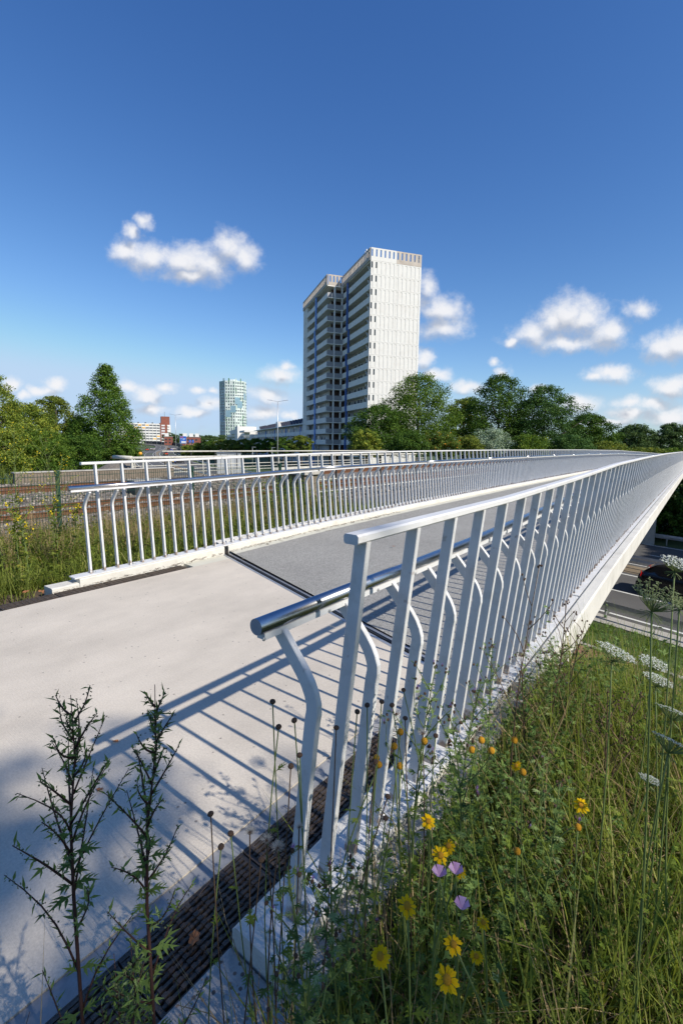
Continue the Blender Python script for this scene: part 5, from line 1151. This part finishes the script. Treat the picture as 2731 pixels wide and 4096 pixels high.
def mw(label, x0, y0, x1, y1, D, seed, lean=(0,0)):
    top = at(x1, y1, D); mid = at(x0, y0, D); g = ground_under(mid, *lean); mugwort(label, g, mid, top, seed)
mw('tall mugwort with reddish stem, leftmost plant at the bottom left', 170, 2060, 163, 1596, .84, 3)
mw('tall mugwort with reddish stem, second from the left, pointed bare tip', 338, 2080, 356, 1572, .86, 5)
def small_mug(label, x, y, D, h, seed):
    random.seed(seed); top = at(x, y, D); g = ground_under(top, random.uniform(-.04,.04), random.uniform(-.04,.04)); mugwort(label, g, g.lerp(top,.55), top, seed, 14)
small_mug('small leafy mugwort over the drain grating at the lower left', 262, 2190, .90, .4, 8)
small_mug('small leafy mugwort at the foot of the second tall mugwort', 300, 2160, .80, .4, 9)

petal = LB(); petal.quad((.2,0,0),(.72,.17,.03),(1,.0,-.03),(.72,-.17,.03),.6); petal.quad((.2,0,0.005),(.5,.15,.03),(.99,.08,-.02),(.6,-.02,.02),.45)
PETM = quads_mesh('petal', np.array(petal.q), np.array(petal.r)); PETM.materials.append(PETY)
dm = MB(); dm.lathe([(.30,-.10),(.34,0),(.31,.09),(.22,.17),(.1,.215),(.01,.225)], 14); DISM = dm.mesh('disc', smooth=True); DISM.materials.append(DISC)
kn = MB(); kn.lathe([(.12,-.45),(.5,-.2),(.62,.05),(.5,.35),(.25,.5),(.02,.52)], 10); KNOM = kn.mesh('seed_head', smooth=False); KNOM.materials.append(DEADH)
def flower_stem(T, g, head, off, m, r0=.0024, sag=.03, leaves=7, lm=HERB, seed=0):
    pts = curve(g, head, (head-g).length*sag, 7, Vector((random.gauss(0,1),random.gauss(0,1),0))); b = MB(); b.tube(pts, [r0]*4+[r0*.8]*4, 5); b.build('stem', m, T, off, smooth=True)
    lb = LB()
    for k in range(leaves):
        i = random.randint(0,5); p = pts[i].lerp(pts[i+1], random.random()); lb.lobed(p, rv(1)*Vector((1,1,.2))+Vector((0,0,.6)), Vector((0,0,1)), random.uniform(.02,.045), 3, random.uniform(.2,.8))
    lb.build('leaves', lm, T, off)
def daisy(x, y, D, r_px, label, full=True, seed=0, face=.55, fat=1.0):
    random.seed(seed*7+1); h = at(x, y, D); r = r_px*1.7417/F_PX*D; g = ground_under(h, random.uniform(-.10,.10), random.uniform(-.06,.12))
    T = new_plant('yellow_daisy', label, 'flower', g, 'yellow daisies in the verge'); flower_stem(T, g, h, g, STEMG, seed=seed)
    tocam = (Vector((0,0,CAM_H))-h).normalized(); nrm = (tocam*face+Vector((0,0,1))*(1-face)+rv(.16)).normalized(); M_ = nrm.to_track_quat('Z','Y').to_matrix().to_4x4()
    hd = bpy.data.objects.new('flower_head', DISM if full else DISM); COL.objects.link(hd); hd.parent = T; hd.matrix_local = Matrix.Translation(h-g) @ M_ @ Matrix.Diagonal((r*fat,r*fat,r*fat*(1 if full else 1.7),1))
    if full:
        n = random.randint(12,16)
        for k in range(n):
            a_ = k*2*math.pi/n+random.uniform(-.12,.12); p = bpy.data.objects.new('petal', PETM); COL.objects.link(p); p.parent = hd
            p.matrix_local = Matrix.Rotation(a_,4,'Z') @ Matrix.Rotation(random.uniform(.0,.45),4,'Y') @ Matrix.Diagonal((random.uniform(.85,1.05),random.uniform(.8,1.15),1,1))
    else: hd['label'] = 'domed orange centre without petals'
DA = [(1026,2250,.80,30,'big yellow daisy lowest in the frame, right of its neighbour',.75),(873,2196,.86,25,'yellow daisy at the bottom, leftmost of all the daisies',.5),(1041,2168,.88,23,'yellow daisy directly above the lowest one, petals drooping',.35),(935,2080,.90,25,'wide open yellow daisy beside the white kerb, below the mallow',.7),
 (1109,2118,.95,17,'half open yellow daisy right of the pink mallow buds',.3),(1093,2196,.92,17,'ragged yellow daisy between the two lowest ones',.4),(1011,1964,1.02,21,'yellow daisy of the touching pair, lower left one',.5),(1029,1942,1.05,19,'yellow daisy of the touching pair, upper right one',.4),(1055,2001,1.02,17,'yellow daisy behind the pink mallow flower',.25),(983,1886,1.10,18,'yellow daisy alone above the touching pair',.3),(1333,1849,1.35,19,'yellow daisy alone in the grass at the right',.5),(1184,1758,1.55,14,'small yellow daisy in the middle of the grass',.5)]
for k, (x, y, D, r, lab, fc) in enumerate(DA): daisy(x, y, D, r, lab, True, k+1, fc)
KN = [(870,1756,1.18,'domed orange flower before the third post, lowest of a trio'),(864,1741,1.2,'domed orange flower before the third post, left of a trio'),(905,1714,1.22,'domed orange flower between third and fourth posts'),(918,1759,1.2,'domed orange flower beside the fourth post'),(974,1702,1.3,'domed orange flower beside the thistle down'),(919,1681,1.28,'domed orange flower high between the posts'),(1105,1700,1.75,'domed orange flower before the sunlit kerb, topmost'),(1083,1722,1.72,'domed orange flower before the sunlit kerb, left one'),(1128,1724,1.72,'domed orange flower before the sunlit kerb, right one'),(1180,1700,1.8,'domed orange flower right of the sunlit kerb'),(1200,1773,1.5,'domed orange flower below the small daisy'),(1326,1900,1.3,'domed orange flower below the lone right daisy'),(1187,1955,1.15,'small orange flower low in the shaded grass')]
for k, (x, y, D, lab) in enumerate(KN): daisy(x, y, D, 12, lab, False, 40+k, .2, 1.9)
def seed_head(x, y, D, label, k, size=.011, m=STEMG):
    random.seed(900+k); h = at(x, y, D); g = ground_under(h, random.uniform(-.08,.08), random.uniform(-.05,.08)); T = new_plant('dead_flower', label, 'dead flower', g, 'brown dead flower heads'); flower_stem(T, g, h, g, m, .0018, .03, 3)
    o = link('seed_head', KNOM, T, loc=h-g, rot=(random.uniform(-.3,.3),random.uniform(-.3,.3),0), scale=(size,size,size))
DH = [(626,1612,1.0),(676,1655,1.02),(688,1735,1.0),(772,1672,1.05),(820,1635,1.1),(843,1620,1.1),(876,1612,1.15),(900,1620,1.15),(484,1870,.95),(508,1945,.95),(530,1915,.97),(668,1760,1.0),(926,1585,1.3),(862,1750,1.1),(930,1650,1.2),(1000,1690,1.2),(640,1670,1.0),(600,1975,.95),(885,1880,1.05),(890,1830,1.05)]
pos = ['left of the first post','before the first post','between the first and second posts','before the second post']
ORD = 'leftmost,second,third,fourth,fifth,sixth,seventh,eighth,ninth,tenth,eleventh,twelfth,thirteenth,fourteenth,fifteenth,sixteenth,seventeenth,eighteenth,nineteenth,rightmost'.split(',')
for k, (x, y, D) in enumerate(sorted(DH)): seed_head(x, y, D, f'brown dead flower head on a thin stem by the near railing, {ORD[k]} from the left', k, m=STEMG if k % 3 else STEMD)
def fluff(x, y, D, r_px, label, k):
    random.seed(500+k); h = at(x, y, D); r = r_px*1.7417/F_PX*D; g = ground_under(h, random.uniform(-.06,.06), random.uniform(-.03,.06)); T = new_plant('thistle_down', label, 'seed head', g, 'white thistle seed heads'); flower_stem(T, g, h, g, STEMD, .002, .03, 4, THIS)
    o = link('seed_head', KNOM, T, loc=h-g, scale=(r*.55,r*.55,r*.6)); lb = LB()
    for j in range(240):
        d = rv(); d.z = abs(d.z)*.9+.15; d.normalize(); p = h+d*r*.25; x_ = d.cross(rv()).normalized()*r*.014; e = h+d*r*random.uniform(.75,1.08); lb.quad(p-x_,p+x_,e+x_*.5,e-x_*.5,random.random())
    lb.build('down', FLUF, T, g)
for k, (x, y, D, r, lab) in enumerate([(574,1912,1.0,17,'white thistle down left of the first post, leftmost of three'),(612,1930,1.0,17,'white thistle down left of the first post, middle of three'),(638,1948,.98,19,'white thistle down left of the first post, rightmost and largest'),(687,1900,1.0,12,'small white thistle down before the first post'),(970,1685,1.32,14,'white thistle down above an orange flower by the kerb')]): fluff(x, y, D, r, lab, k)
def umbel(x, y, D, w_px, label, k, green=False, tilt=(0,0)):
    random.seed(700+k); h = at(x, y, D); R = w_px/2*1.7417/F_PX*D; g = ground_under(h, random.uniform(-.05,.10), random.uniform(-.05,.10)); T = new_plant('wild_carrot', label, 'flower', g, 'wild carrot umbels at the right')
    ax = (Vector((tilt[0],tilt[1],1))).normalized(); M_ = ax.to_track_quat('Z','Y').to_matrix(); base = h-ax*R*.75
    b = MB(); b.tube(curve(g, base, (h-g).length*.02, 7), [.0024]*5+[.0019]*3, 6); b.build('stem', STEMG, T, g, smooth=True)
    ry = MB(); fl = LB(); n = 46
    for j in range(n):
        q = math.sqrt((j+.5)/n); a_ = j*2.4; e = h+M_ @ Vector((math.cos(a_)*q*R, math.sin(a_)*q*R, (-.10 if not green else .22)*R*q*q)); ry.tube([base, base.lerp(e,.5)+M_ @ Vector((math.cos(a_),math.sin(a_),0))*R*.12*q, e], .0007, 3, caps=False)
        for i in range(15):
            c = e+(M_ @ Vector((random.gauss(0,1),random.gauss(0,1),.4*random.gauss(0,1))))*R*.062; r_ = R*.036*random.uniform(.6,1.2); e1 = (M_ @ Vector((random.gauss(0,1),random.gauss(0,1),.3*random.gauss(0,1)))).normalized()*r_; e2 = ax.cross(e1).normalized()*r_; fl.quad(c-e1,c+e2,c+e1,c-e2,random.random())
    for j in range(12):
        a_ = j*.52; e = base+M_ @ Vector((math.cos(a_)*R*.5,math.sin(a_)*R*.5,-R*.28)); ry.tube([base,e], .0006, 3, caps=False)
    ry.build('rays', STEMG, T, g); fl.build('florets', UMG if green else UMB, T, g)
    lb = LB()
    for j in range(5):
        p = g.lerp(base, .2+.15*j); d = rv()*Vector((1,1,.3))
        for q in range(6): lb.lobed(p+d.normalized()*.012*q, d+rv(.5), Vector((0,0,1)), .022, 2, random.random())
    lb.build('leaves', HERB, T, g)
for k, (x, y, D, w, lab, gr, tl) in enumerate([(1558,1290,1.25,72,'white wild carrot umbel highest at the right edge',False,(.1,-.3)),(1512,1372,.95,112,'large greenish wild carrot umbel curling before the black car',True,(.1,-.35)),(1566,1386,1.1,50,'wild carrot umbel cut by the right edge beside the large greenish one',True,(.1,-.3)),(1418,1494,1.3,82,'tilted flat white umbel above the brick path',False,(.35,-.1)),(1512,1558,1.5,60,'pale umbel seen edge-on below the guard rail',False,(.2,-.1)),(1548,1630,1.2,70,'white umbel seen edge-on at the right edge',False,(.35,.2)),(1545,1700,1.05,86,'white tilted umbel at the right edge, lowest of the big ones',False,(.5,.25)),(1494,1788,1.35,46,'small flat white umbel low in the grass at the right',False,(.2,.1)),(1502,1520,1.6,60,'bluish white umbel among stems below the car',False,(.15,-.2))]): umbel(x, y, D, w, lab, k, gr, tl)
def mallow(x, y, D, label, k):
    random.seed(1200+k); h = at(x, y, D); g = ground_under(h, .05, .05); T = new_plant('mallow', label, 'flower', g, 'pink mallow flowers'); flower_stem(T, g, h, g, STEMG, .0022, .04, 5); lb = LB(); lb2 = LB()
    for j in range(5):
        a_ = j*1.257; d = Vector((math.cos(a_)*.8,math.sin(a_)*.8,.75)); t_ = Vector((-math.sin(a_),math.cos(a_),0)); e_ = h+d.normalized()*.019; m_ = h+d.normalized()*.010; lb.quad(h, m_+t_*.005, e_+t_*.008, e_, random.random()); lb.quad(h, e_, e_-t_*.008, m_-t_*.005, random.random())
    for j in range(5): lb2.lance(h-Vector((0,0,.008)), rv()+Vector((0,0,.3)), rv(), .014, .009, random.random())
    lb.build('petals', PINK, T, g); lb2.build('calyx', HERB, T, g)
for k, (x, y, D, lab) in enumerate([(1008,2012,.98,'pink mallow bud, left of the two at the yellow daisies'),(1046,2006,.98,'pink mallow flower, right of the two at the yellow daisies'),(1060,2086,.95,'pale pink mallow flower below the others')]): mallow(x, y, D, lab, k)
def thistle(x, y, D, h_, label, k, heads=6, dry=False, name='thistle'):
    random.seed(1500+k); top = at(x, y, D); g = ground_under(top, random.uniform(-.08,.08), random.uniform(-.05,.1)); T = new_plant(name, label, 'thistle', g, 'thistles along the railing'); st = MB(); lb = LB(); L_ = (top-g).length
    main = curve(g, top, L_*.04, 9); sm = STEMD if dry else STEMG; st.tube(main, [.0042-.0003*i for i in range(10)], 5); ends = [top]
    for j in range(heads+3):
        t = .45+.5*j/(heads+3); i = int(t*9); p = main[i].lerp(main[i+1], t*9-i); a_ = j*2.4; ln = L_*.24*(1.15-t)*1.6; e = p+Vector((math.cos(a_)*ln*.55,math.sin(a_)*ln*.55,ln*.85)); br = curve(p, e, ln*.06, 4); st.tube(br, [.0022,.002,.0017,.0014,.0011], 4); ends.append(e)
        if not dry:
            for q in range(5): lb.lobed(br[q % 5], (e-p).normalized()*.5+rv(.8), Vector((0,0,1)), random.uniform(.018,.032), 3, random.random())
    if not dry:
        for j in range(30):
            t = j/30; i = min(8,int(t*9)); p = main[i].lerp(main[i+1], t*9-i); a_ = j*2.4; lb.lobed(p, Vector((math.cos(a_),math.sin(a_),.35)), Vector((0,0,1)), random.uniform(.035,.060)*(1.15-t*.5), 4, random.random())
    st.build('stem', sm, T, g, smooth=True); lb.build('leaves', THIS, T, g)
    for e in ends:
        for q in range(random.randint(1,3)):
            p = e+rv(.008); sz = random.uniform(.007,.010); hd = link('flower_head', KNOM, T, loc=p-g, rot=(random.uniform(-.5,.5),random.uniform(-.5,.5),0), scale=(sz*.75,sz*.75,sz*1.25))
            if not dry and random.random() < .18:
                l2 = LB()
                for w in range(26): d = rv(.5)+Vector((0,0,1)); l2.lance(Vector((0,0,.4)), d, rv(), 1.2, .10, random.random())
                l2.build('tuft', LILA, hd)
for k, (x, y, D, lab, dry, hd) in enumerate([(1000,1530,1.45,'leafy thistle before the fifth post with brown heads',False,7),(1032,1640,1.35,'leafy thistle with grey buds left of the sunlit kerb',False,8),(1105,1560,1.75,'bright green thistle rising against the sunlit kerb',False,6),(1130,1470,2.1,'thistle with purple tuft against the railing base',False,5),(1195,1500,2.2,'brown headed thistle right of the railing base',True,7),(1238,1300,1.9,'tall bare dry stem crossing the railing posts',True,4),(1300,1385,2.3,'dry thistle with a cluster of round brown heads by the beam',True,9),(1345,1425,2.4,'dark dry thistle against the white beam end',True,7),(1270,1500,2.3,'spiny green thistle below the white beam',False,5),(660,1990,.98,'spiny bright green thistle before the first post foot',False,4),(1250,1730,1.6,'green thistle in the middle of the grass',False,4),(1285,1800,1.35,'thistle with lilac tufts in the grass',False,6),(720,2120,.9,'green thistle low by the drain grating',False,3),(1395,1580,1.9,'dry brown thistle over the brick path',True,8),(1470,1600,1.9,'dry brown thistle under the flat umbels',True,7),(760,1990,1.0,'leafy thistle between first and second posts',False,3)]): thistle(x, y, D, 1, lab, k, hd, dry)
# ------------------------------------------------------------------ grass and ground cover
GRS = leafmat('grass_blade', (.055,.085,.018), (.215,.245,.050), .5, .4, (.42,.36,.14), gain=1.25); STRAW = leafmat('straw', (.22,.15,.07), (.52,.40,.22), .8, .3)
gzv = np.vectorize(gz)
def so_to_xyz(s, o, z): return np.stack([AV.x*s+NV.x*o, AV.y*s+NV.y*o, z],1)
def grass(name, label, n, s0, s1, o0, o1, h0, h1, w, m, seed, clump=.5, lean=(.15,.8), keep=None, zf=None):
    r = np.random.default_rng(seed); nc = max(20, n//30); cs = r.uniform(s0,s1,nc); co = r.uniform(o0,o1,nc); i = r.integers(0,nc,n)
    loose = r.random(n) > clump
    s = np.where(loose, r.uniform(s0,s1,n), cs[i]+r.normal(0,.06,n)); o = np.where(loose, r.uniform(o0,o1,n), co[i]+r.normal(0,.06,n))
    k = (s > s0) & (s < s1) & (o > o0) & (o < o1)
    if keep is not None: k &= keep(s, o)
    s, o, i = s[k], o[k], i[k]; n = len(s); z = gzv(s, o)-.02 if zf is None else np.full(n, zf)
    hc = r.uniform(.6,1.2,nc)[i]; h = r.uniform(h0,h1,n)*hc
    V, F, q = blades(so_to_xyz(s,o,z), h, w*r.uniform(.6,1.4,n), r.uniform(*lean,n), r.uniform(0,6.28,n), np.clip(r.normal(.45,.22,n)+r.uniform(-.15,.15,nc)[i],0,1))
    me = indexed_mesh(name, V, F, q); me.materials.append(m); ob = link(name, me); tag(ob, label, 'grass', kind='stuff'); return ob
notdeck = lambda s, o: (o > -.70) | (s < -99)
grass('verge_grass', 'green grass growing on the near verge right of the railing', 30000, -1.2, 3.8, -.68, 3.2, .18, .52, .0065, GRS, 1, .6)
grass('verge_grass', 'grass on the slope falling towards the brick path', 18000, 3.0, 9.0, -.68, 4.5, .3, .75, .009, GRS, 2, .6)
grass('dry_grass', 'straw coloured dry grass tangled in the near verge', 17000, -.6, 7.5, -.66, 3.6, .22, .66, .0045, STRAW, 3, .6, (.2,1.4))
grass('left_verge_grass', 'green grass behind the far railing and at the left edge', 34000, -3.5, 10.3, -9.9, -5.62, .14, .46, .011, leafmat('pale_grass', (.08,.12,.022), (.27,.31,.06), .6, .42, (.46,.42,.16), gain=1.2), 4, .65, (.2,1.3))  # paler, yellower blades than the plain grass
grass('left_dry_grass', 'straw coloured seed grass before the wire fence', 6500, -1, 10.3, -10.3, -6.6, .35, .80, .0075, STRAW, 5, .7, (.1,.6))
grass('left_verge_grass', 'bright tufts of grass at the left end of the white kerb', 5000, -2.0, 1.95, -6.6, -5.28, .18, .42, .008, GRS, 6, .8)
grass('strip_grass', 'short lush grass strip beside the motorway below', 16000, 14.5, 20.6, -7.0, 6.0, .10, .26, .018, leafmat('lush_grass', (.05,.12,.012), (.16,.27,.03), .5, .4), 7, .4, zf=GZ+.04, keep=lambda s, o: (s+.268*o > 16.45) & (s+.268*o < 18.85))
grass('far_grass', 'rough grass on the bank beyond the tracks', 12000, -6, 20, -40, -26.5, .5, 1.3, .05, GRS, 8, .5)
grass('tall_verge_grass', 'tall pale yellow-green grass standing along the right of the verge', 9000, .9, 6.0, -.5, 3.4, .40, .82, .0055, leafmat('pale_grass', (.08,.12,.022), (.27,.31,.06), .6, .42, (.46,.42,.16), gain=1.2), 9, .75, (.1,.55))
# leafy herbs filling the verge
def herbs(name, label, n, s0, s1, o0, o1, h0, h1, leaf, m, seed, cat='herbs', lobes=False):
    r = np.random.default_rng(seed); s = r.uniform(s0,s1,n); o = r.uniform(o0,o1,n); z = gzv(s,o)-.02; B = so_to_xyz(s,o,z); h = r.uniform(h0,h1,n)
    lean = r.normal(0,.16,(n,2)); per = 22; t = r.uniform(.08,1.0,(n,per)); P = B[:,None,:]+np.stack([lean[:,0,None]*h[:,None]*t**1.5, lean[:,1,None]*h[:,None]*t**1.5, h[:,None]*t],2)
    a = r.uniform(0,6.28,(n,per)); d = np.stack([np.cos(a),np.sin(a),r.uniform(-.1,.9,(n,per))],2); d /= np.linalg.norm(d,axis=2,keepdims=True); sz = leaf*r.uniform(.5,1.3,(n,per))*(1.15-.6*t)
    nrm = r.normal(0,.4,(n,per,3))+np.array([0,0,1]); x = np.cross(d,nrm); x /= np.linalg.norm(x,axis=2,keepdims=True); up = np.cross(x,d)
    def q(p, dd, xx, L_, wd): return np.stack([p, p+dd*(L_*.45)[...,None]+xx*(L_*wd)[...,None]+up*(L_*.06)[...,None], p+dd*L_[...,None]-up*(L_*.14)[...,None], p+dd*(L_*.45)[...,None]-xx*(L_*wd)[...,None]+up*(L_*.06)[...,None]],2).reshape(-1,4,3)
    Q = [q(P,d,x,sz,.17)]; rr = [np.clip(r.normal(.45,.22,(n,per)),0,1).reshape(-1)]
    for sg in (-1,1):
        d2 = d*.75+x*sg*.7; d2 /= np.linalg.norm(d2,axis=2,keepdims=True); Q.append(q(P+d*(sz*.25)[...,None],d2,np.cross(d2,up),sz*.55,.17)); rr.append(rr[0])
    # thin stalks
    st = np.zeros((n,4,3)); tip = B+np.stack([lean[:,0]*h,lean[:,1]*h,h],1); wv = np.stack([np.cos(a[:,0]),np.sin(a[:,0]),np.zeros(n)],1)*.0018
    st[:,0] = B-wv; st[:,1] = B+wv; st[:,2] = tip+wv*.5; st[:,3] = tip-wv*.5; Q.append(st); rr.append(np.full(n,.35))
    me = quads_mesh(name, np.concatenate(Q), np.concatenate(rr)); me.materials.append(m); o_ = link(name, me); tag(o_, label, cat, kind='stuff')
herbs('verge_herbs', 'low leafy herbs filling the near verge', 2600, -.9, 4.2, -.66, 3.2, .15, .50, .048, HERB, 21)
herbs('kerb_herbs', 'leafy weeds crowding the outside of the near kerb', 480, .7, 4.6, -.72, -.30, .2, .52, .045, THIS, 26)
herbs('verge_herbs', 'broad leaved weeds among the grass at the right', 700, .2, 5.0, .2, 3.4, .2, .62, .075, LEAFM['yellow'], 27)
herbs('verge_herbs', 'grey-green thistly herbs on the slope below the beam', 1500, 2.6, 8.5, -.66, 3.8, .3, .78, .06, THIS, 22)
herbs('left_verge_herbs', 'leafy herbs in the grass behind the far railing', 1600, 0, 10.2, -9.4, -5.7, .15, .50, .07, LEAFM['yellow'], 23)
herbs('fence_herbs', 'tall leafy green herbs growing through the fence near the wing wall', 260, 7.6, 9.7, -9.3, -6.8, .5, 1.15, .08, HERB, 24)
# dry stems lying and standing
def dry_stems(name, label, n, s0, s1, o0, o1, seed):
    r = np.random.default_rng(seed); random.seed(seed); b = MB()
    for k in range(n):
        s, o = r.uniform(s0,s1), r.uniform(o0,o1); p = W(s,o,gz(s,o)); h = r.uniform(.25,.6); e = p+Vector((r.normal(0,.22),r.normal(0,.22),h)); b.tube(curve(p,e,h*.08,4), [.0016,.0014,.0012,.001,.0007], 3, caps=False)
        for q in range(3): t = r.uniform(.4,1); m = p.lerp(e,t); b.tube([m, m+Vector((r.normal(0,.04),r.normal(0,.04),r.uniform(.02,.09)))], [.0010,.0006], 3, caps=False)
    o_ = b.build(name, STEMB, smooth=True); tag(o_, label, 'dry stems', kind='stuff')
dry_stems('dry_stems', 'thin straw coloured dead stems standing in the near verge', 420, -.5, 5.0, -.66, 3.0, 31)
dry_stems('dry_stems', 'thin brown dead stems before the wire fence', 260, -2, 9.5, -9.4, -6.5, 32)
# tall yellow flowering plants on the left verge
YEL = leafmat('mustard_yellow', (.70,.50,.01), (.85,.68,.04), .5, .3)
def mustard(s, o, h, label, k, big=False):
    random.seed(2000+k); g = W(s,o,gz(s,o)); T = new_plant('yellow_mustard' if not big else 'evening_primrose', label, 'plant', g, 'yellow flowering plants at the left'); st = MB(); lb = LB(); fl = LB(); top = g+Vector((random.gauss(0,.08),random.gauss(0,.08),h)); main = curve(g,top,h*.03,8); st.tube(main,[.007-.0007*i for i in range(9)],5)
    for j in range(15 if not big else 7):
        t = .25+.72*j/15 if not big else .5+.45*j/7; i = min(7,int(t*8)); p = main[i].lerp(main[i+1],t*8-i); a_ = j*2.4; ln = h*(.40*(1.1-t)+.06); e = p+Vector((math.cos(a_)*ln*.6,math.sin(a_)*ln*.6,ln*.8)); br = curve(p,e,ln*.08,5); st.tube(br,[.003,.0026,.0022,.0018,.0014,.001],4)
        for q in range(10):
            u = .15+.85*q/10; m = br[min(4,int(u*5))].lerp(br[min(5,int(u*5)+1)],u*5-int(u*5)); lb.lance(m, rv()+Vector((0,0,.7)), rv(), random.uniform(.03,.06), .006 if not big else .02, random.random())
            if u > .72:
                for w in range(2): c = m+rv(.010); r_ = .007 if not big else .012; e1 = rv().normalized()*r_; e2 = rv().normalized()*r_; fl.quad(c-e1,c+e2,c+e1,c-e2,random.random())
    for j in range(60 if big else 26):
        t = random.uniform(.05,.95 if big else .5); i = min(7,int(t*8)); p = main[i]; lb.lobed(p, rv()*Vector((1,1,.3))+Vector((0,0,.3)), Vector((0,0,1)), random.uniform(.05,.11), 1, random.random()) if not big else lb.lance(p.lerp(main[i+1],random.random()), rv()*Vector((1,1,.3))+Vector((0,0,.3)), Vector((0,0,1)), random.uniform(.07,.13), .032, random.random())
    st.build('stem', STEMG, T, g, smooth=True); lb.build('leaves', HERB if not big else LEAFM['yellow'], T, g); fl.build('flowers', YEL, T, g)
for k, (s, o, h, lab, big) in enumerate([(2.25,-6.5,1.95,'tall yellow mustard at the left edge, nearest the deck',False),(2.7,-7.1,1.8,'tall yellow mustard leaning towards the fence at the left',False),(2.0,-6.7,2.0,'tall yellow mustard cut by the left edge',False),(2.95,-7.8,1.6,'yellow mustard before the fence post',False),(2.1,-6.2,1.15,'bushy evening primrose at the left edge with pale yellow flowers',True),(2.55,-6.6,1.0,'bushy evening primrose right of the mustard stems',True),(1.95,-6.05,.9,'bushy evening primrose low at the left edge',True),(3.0,-7.2,.85,'small evening primrose in the grass before the fence',True)]): mustard(s, o, h, lab, k, big)
# litter: dry leaves and stones
DL = mat('dry_leaf', (.28,.12,.05), .85, var=.3, scale=40)
def dry_leaf(p, sz, label, k):
    random.seed(3000+k); pts = []
    for j in range(12): a_ = j*math.pi/6; r = sz*(1 if j % 2 == 0 else .62)*random.uniform(.8,1.15); pts.append((math.cos(a_)*r, math.sin(a_)*r*.75))
    b = MB(); V = [(0,0,sz*.10)]+[(x,y,random.uniform(0,.35)*sz) for x,y in pts]; b.add(V, [(0,1+j,1+(j+1)%12) for j in range(12)]); b.add([(x,y,z-.0012) for x,y,z in V], [(0,1+(j+1)%12,1+j) for j in range(12)]); b.tube([(sz*.9,0,sz*.1),(sz*1.6,.1*sz,sz*.3)], sz*.02, 4)
    o = b.build('dry_leaf', DL, loc=p, rot=(random.uniform(-.2,.2),random.uniform(-.2,.2),random.uniform(0,6))); tag(o, label, 'leaf')
dry_leaf(W(.80,-1.17,.006), .030, 'curled brown dry leaf lying on the near drain grating', 0)
dry_leaf(W(.93,-2.06,.004), .022, 'small brown dry leaf lying on the sunny concrete slab', 1); dry_leaf(W(1.15,-2.35,.004), .02, 'dark curled leaf lying at the shadow of the top rail', 2)
dry_leaf(W(1.90,-5.33,.01), .05, 'orange dry leaf at the left end of the white kerb', 3); dry_leaf(W(1.80,-5.45,.01), .04, 'second orange dry leaf left of the white kerb end', 4); dry_leaf(W(5.9,-3.5,.10), .03, 'small orange leaf lying on the grey gritted deck', 5)
# debris along the grating
r = np.random.default_rng(77); b = MB()
for k in range(260):
    s = r.uniform(1.85,2.75); o = r.uniform(-1.30,-1.04); p = W(s,o,.012+r.uniform(0,.03)); e = p+Vector((r.normal(0,.035),r.normal(0,.035),r.normal(0,.012))); b.tube([p,e], .0016, 3, caps=False)
for k in range(90):
    s = r.uniform(.0,2.0); o = r.uniform(-1.29,-1.04); p = W(s,o,.006); e = p+Vector((r.normal(0,.05),r.normal(0,.05),.003)); b.tube([p,e], .0010, 3, caps=False)
for k in range(420):
    s = r.uniform(2.0,9.0); o = -5.25+abs(r.normal(0,.05)); p = W(s,o,camber(s)+.008); e = p+Vector((r.normal(0,.03),r.normal(0,.03),.004)); b.tube([p,e], .0022, 3, caps=False)
tag(b.build('plant_litter', STEMD), 'brown plant litter gathered along the kerbs and gratings', 'litter', kind='stuff')
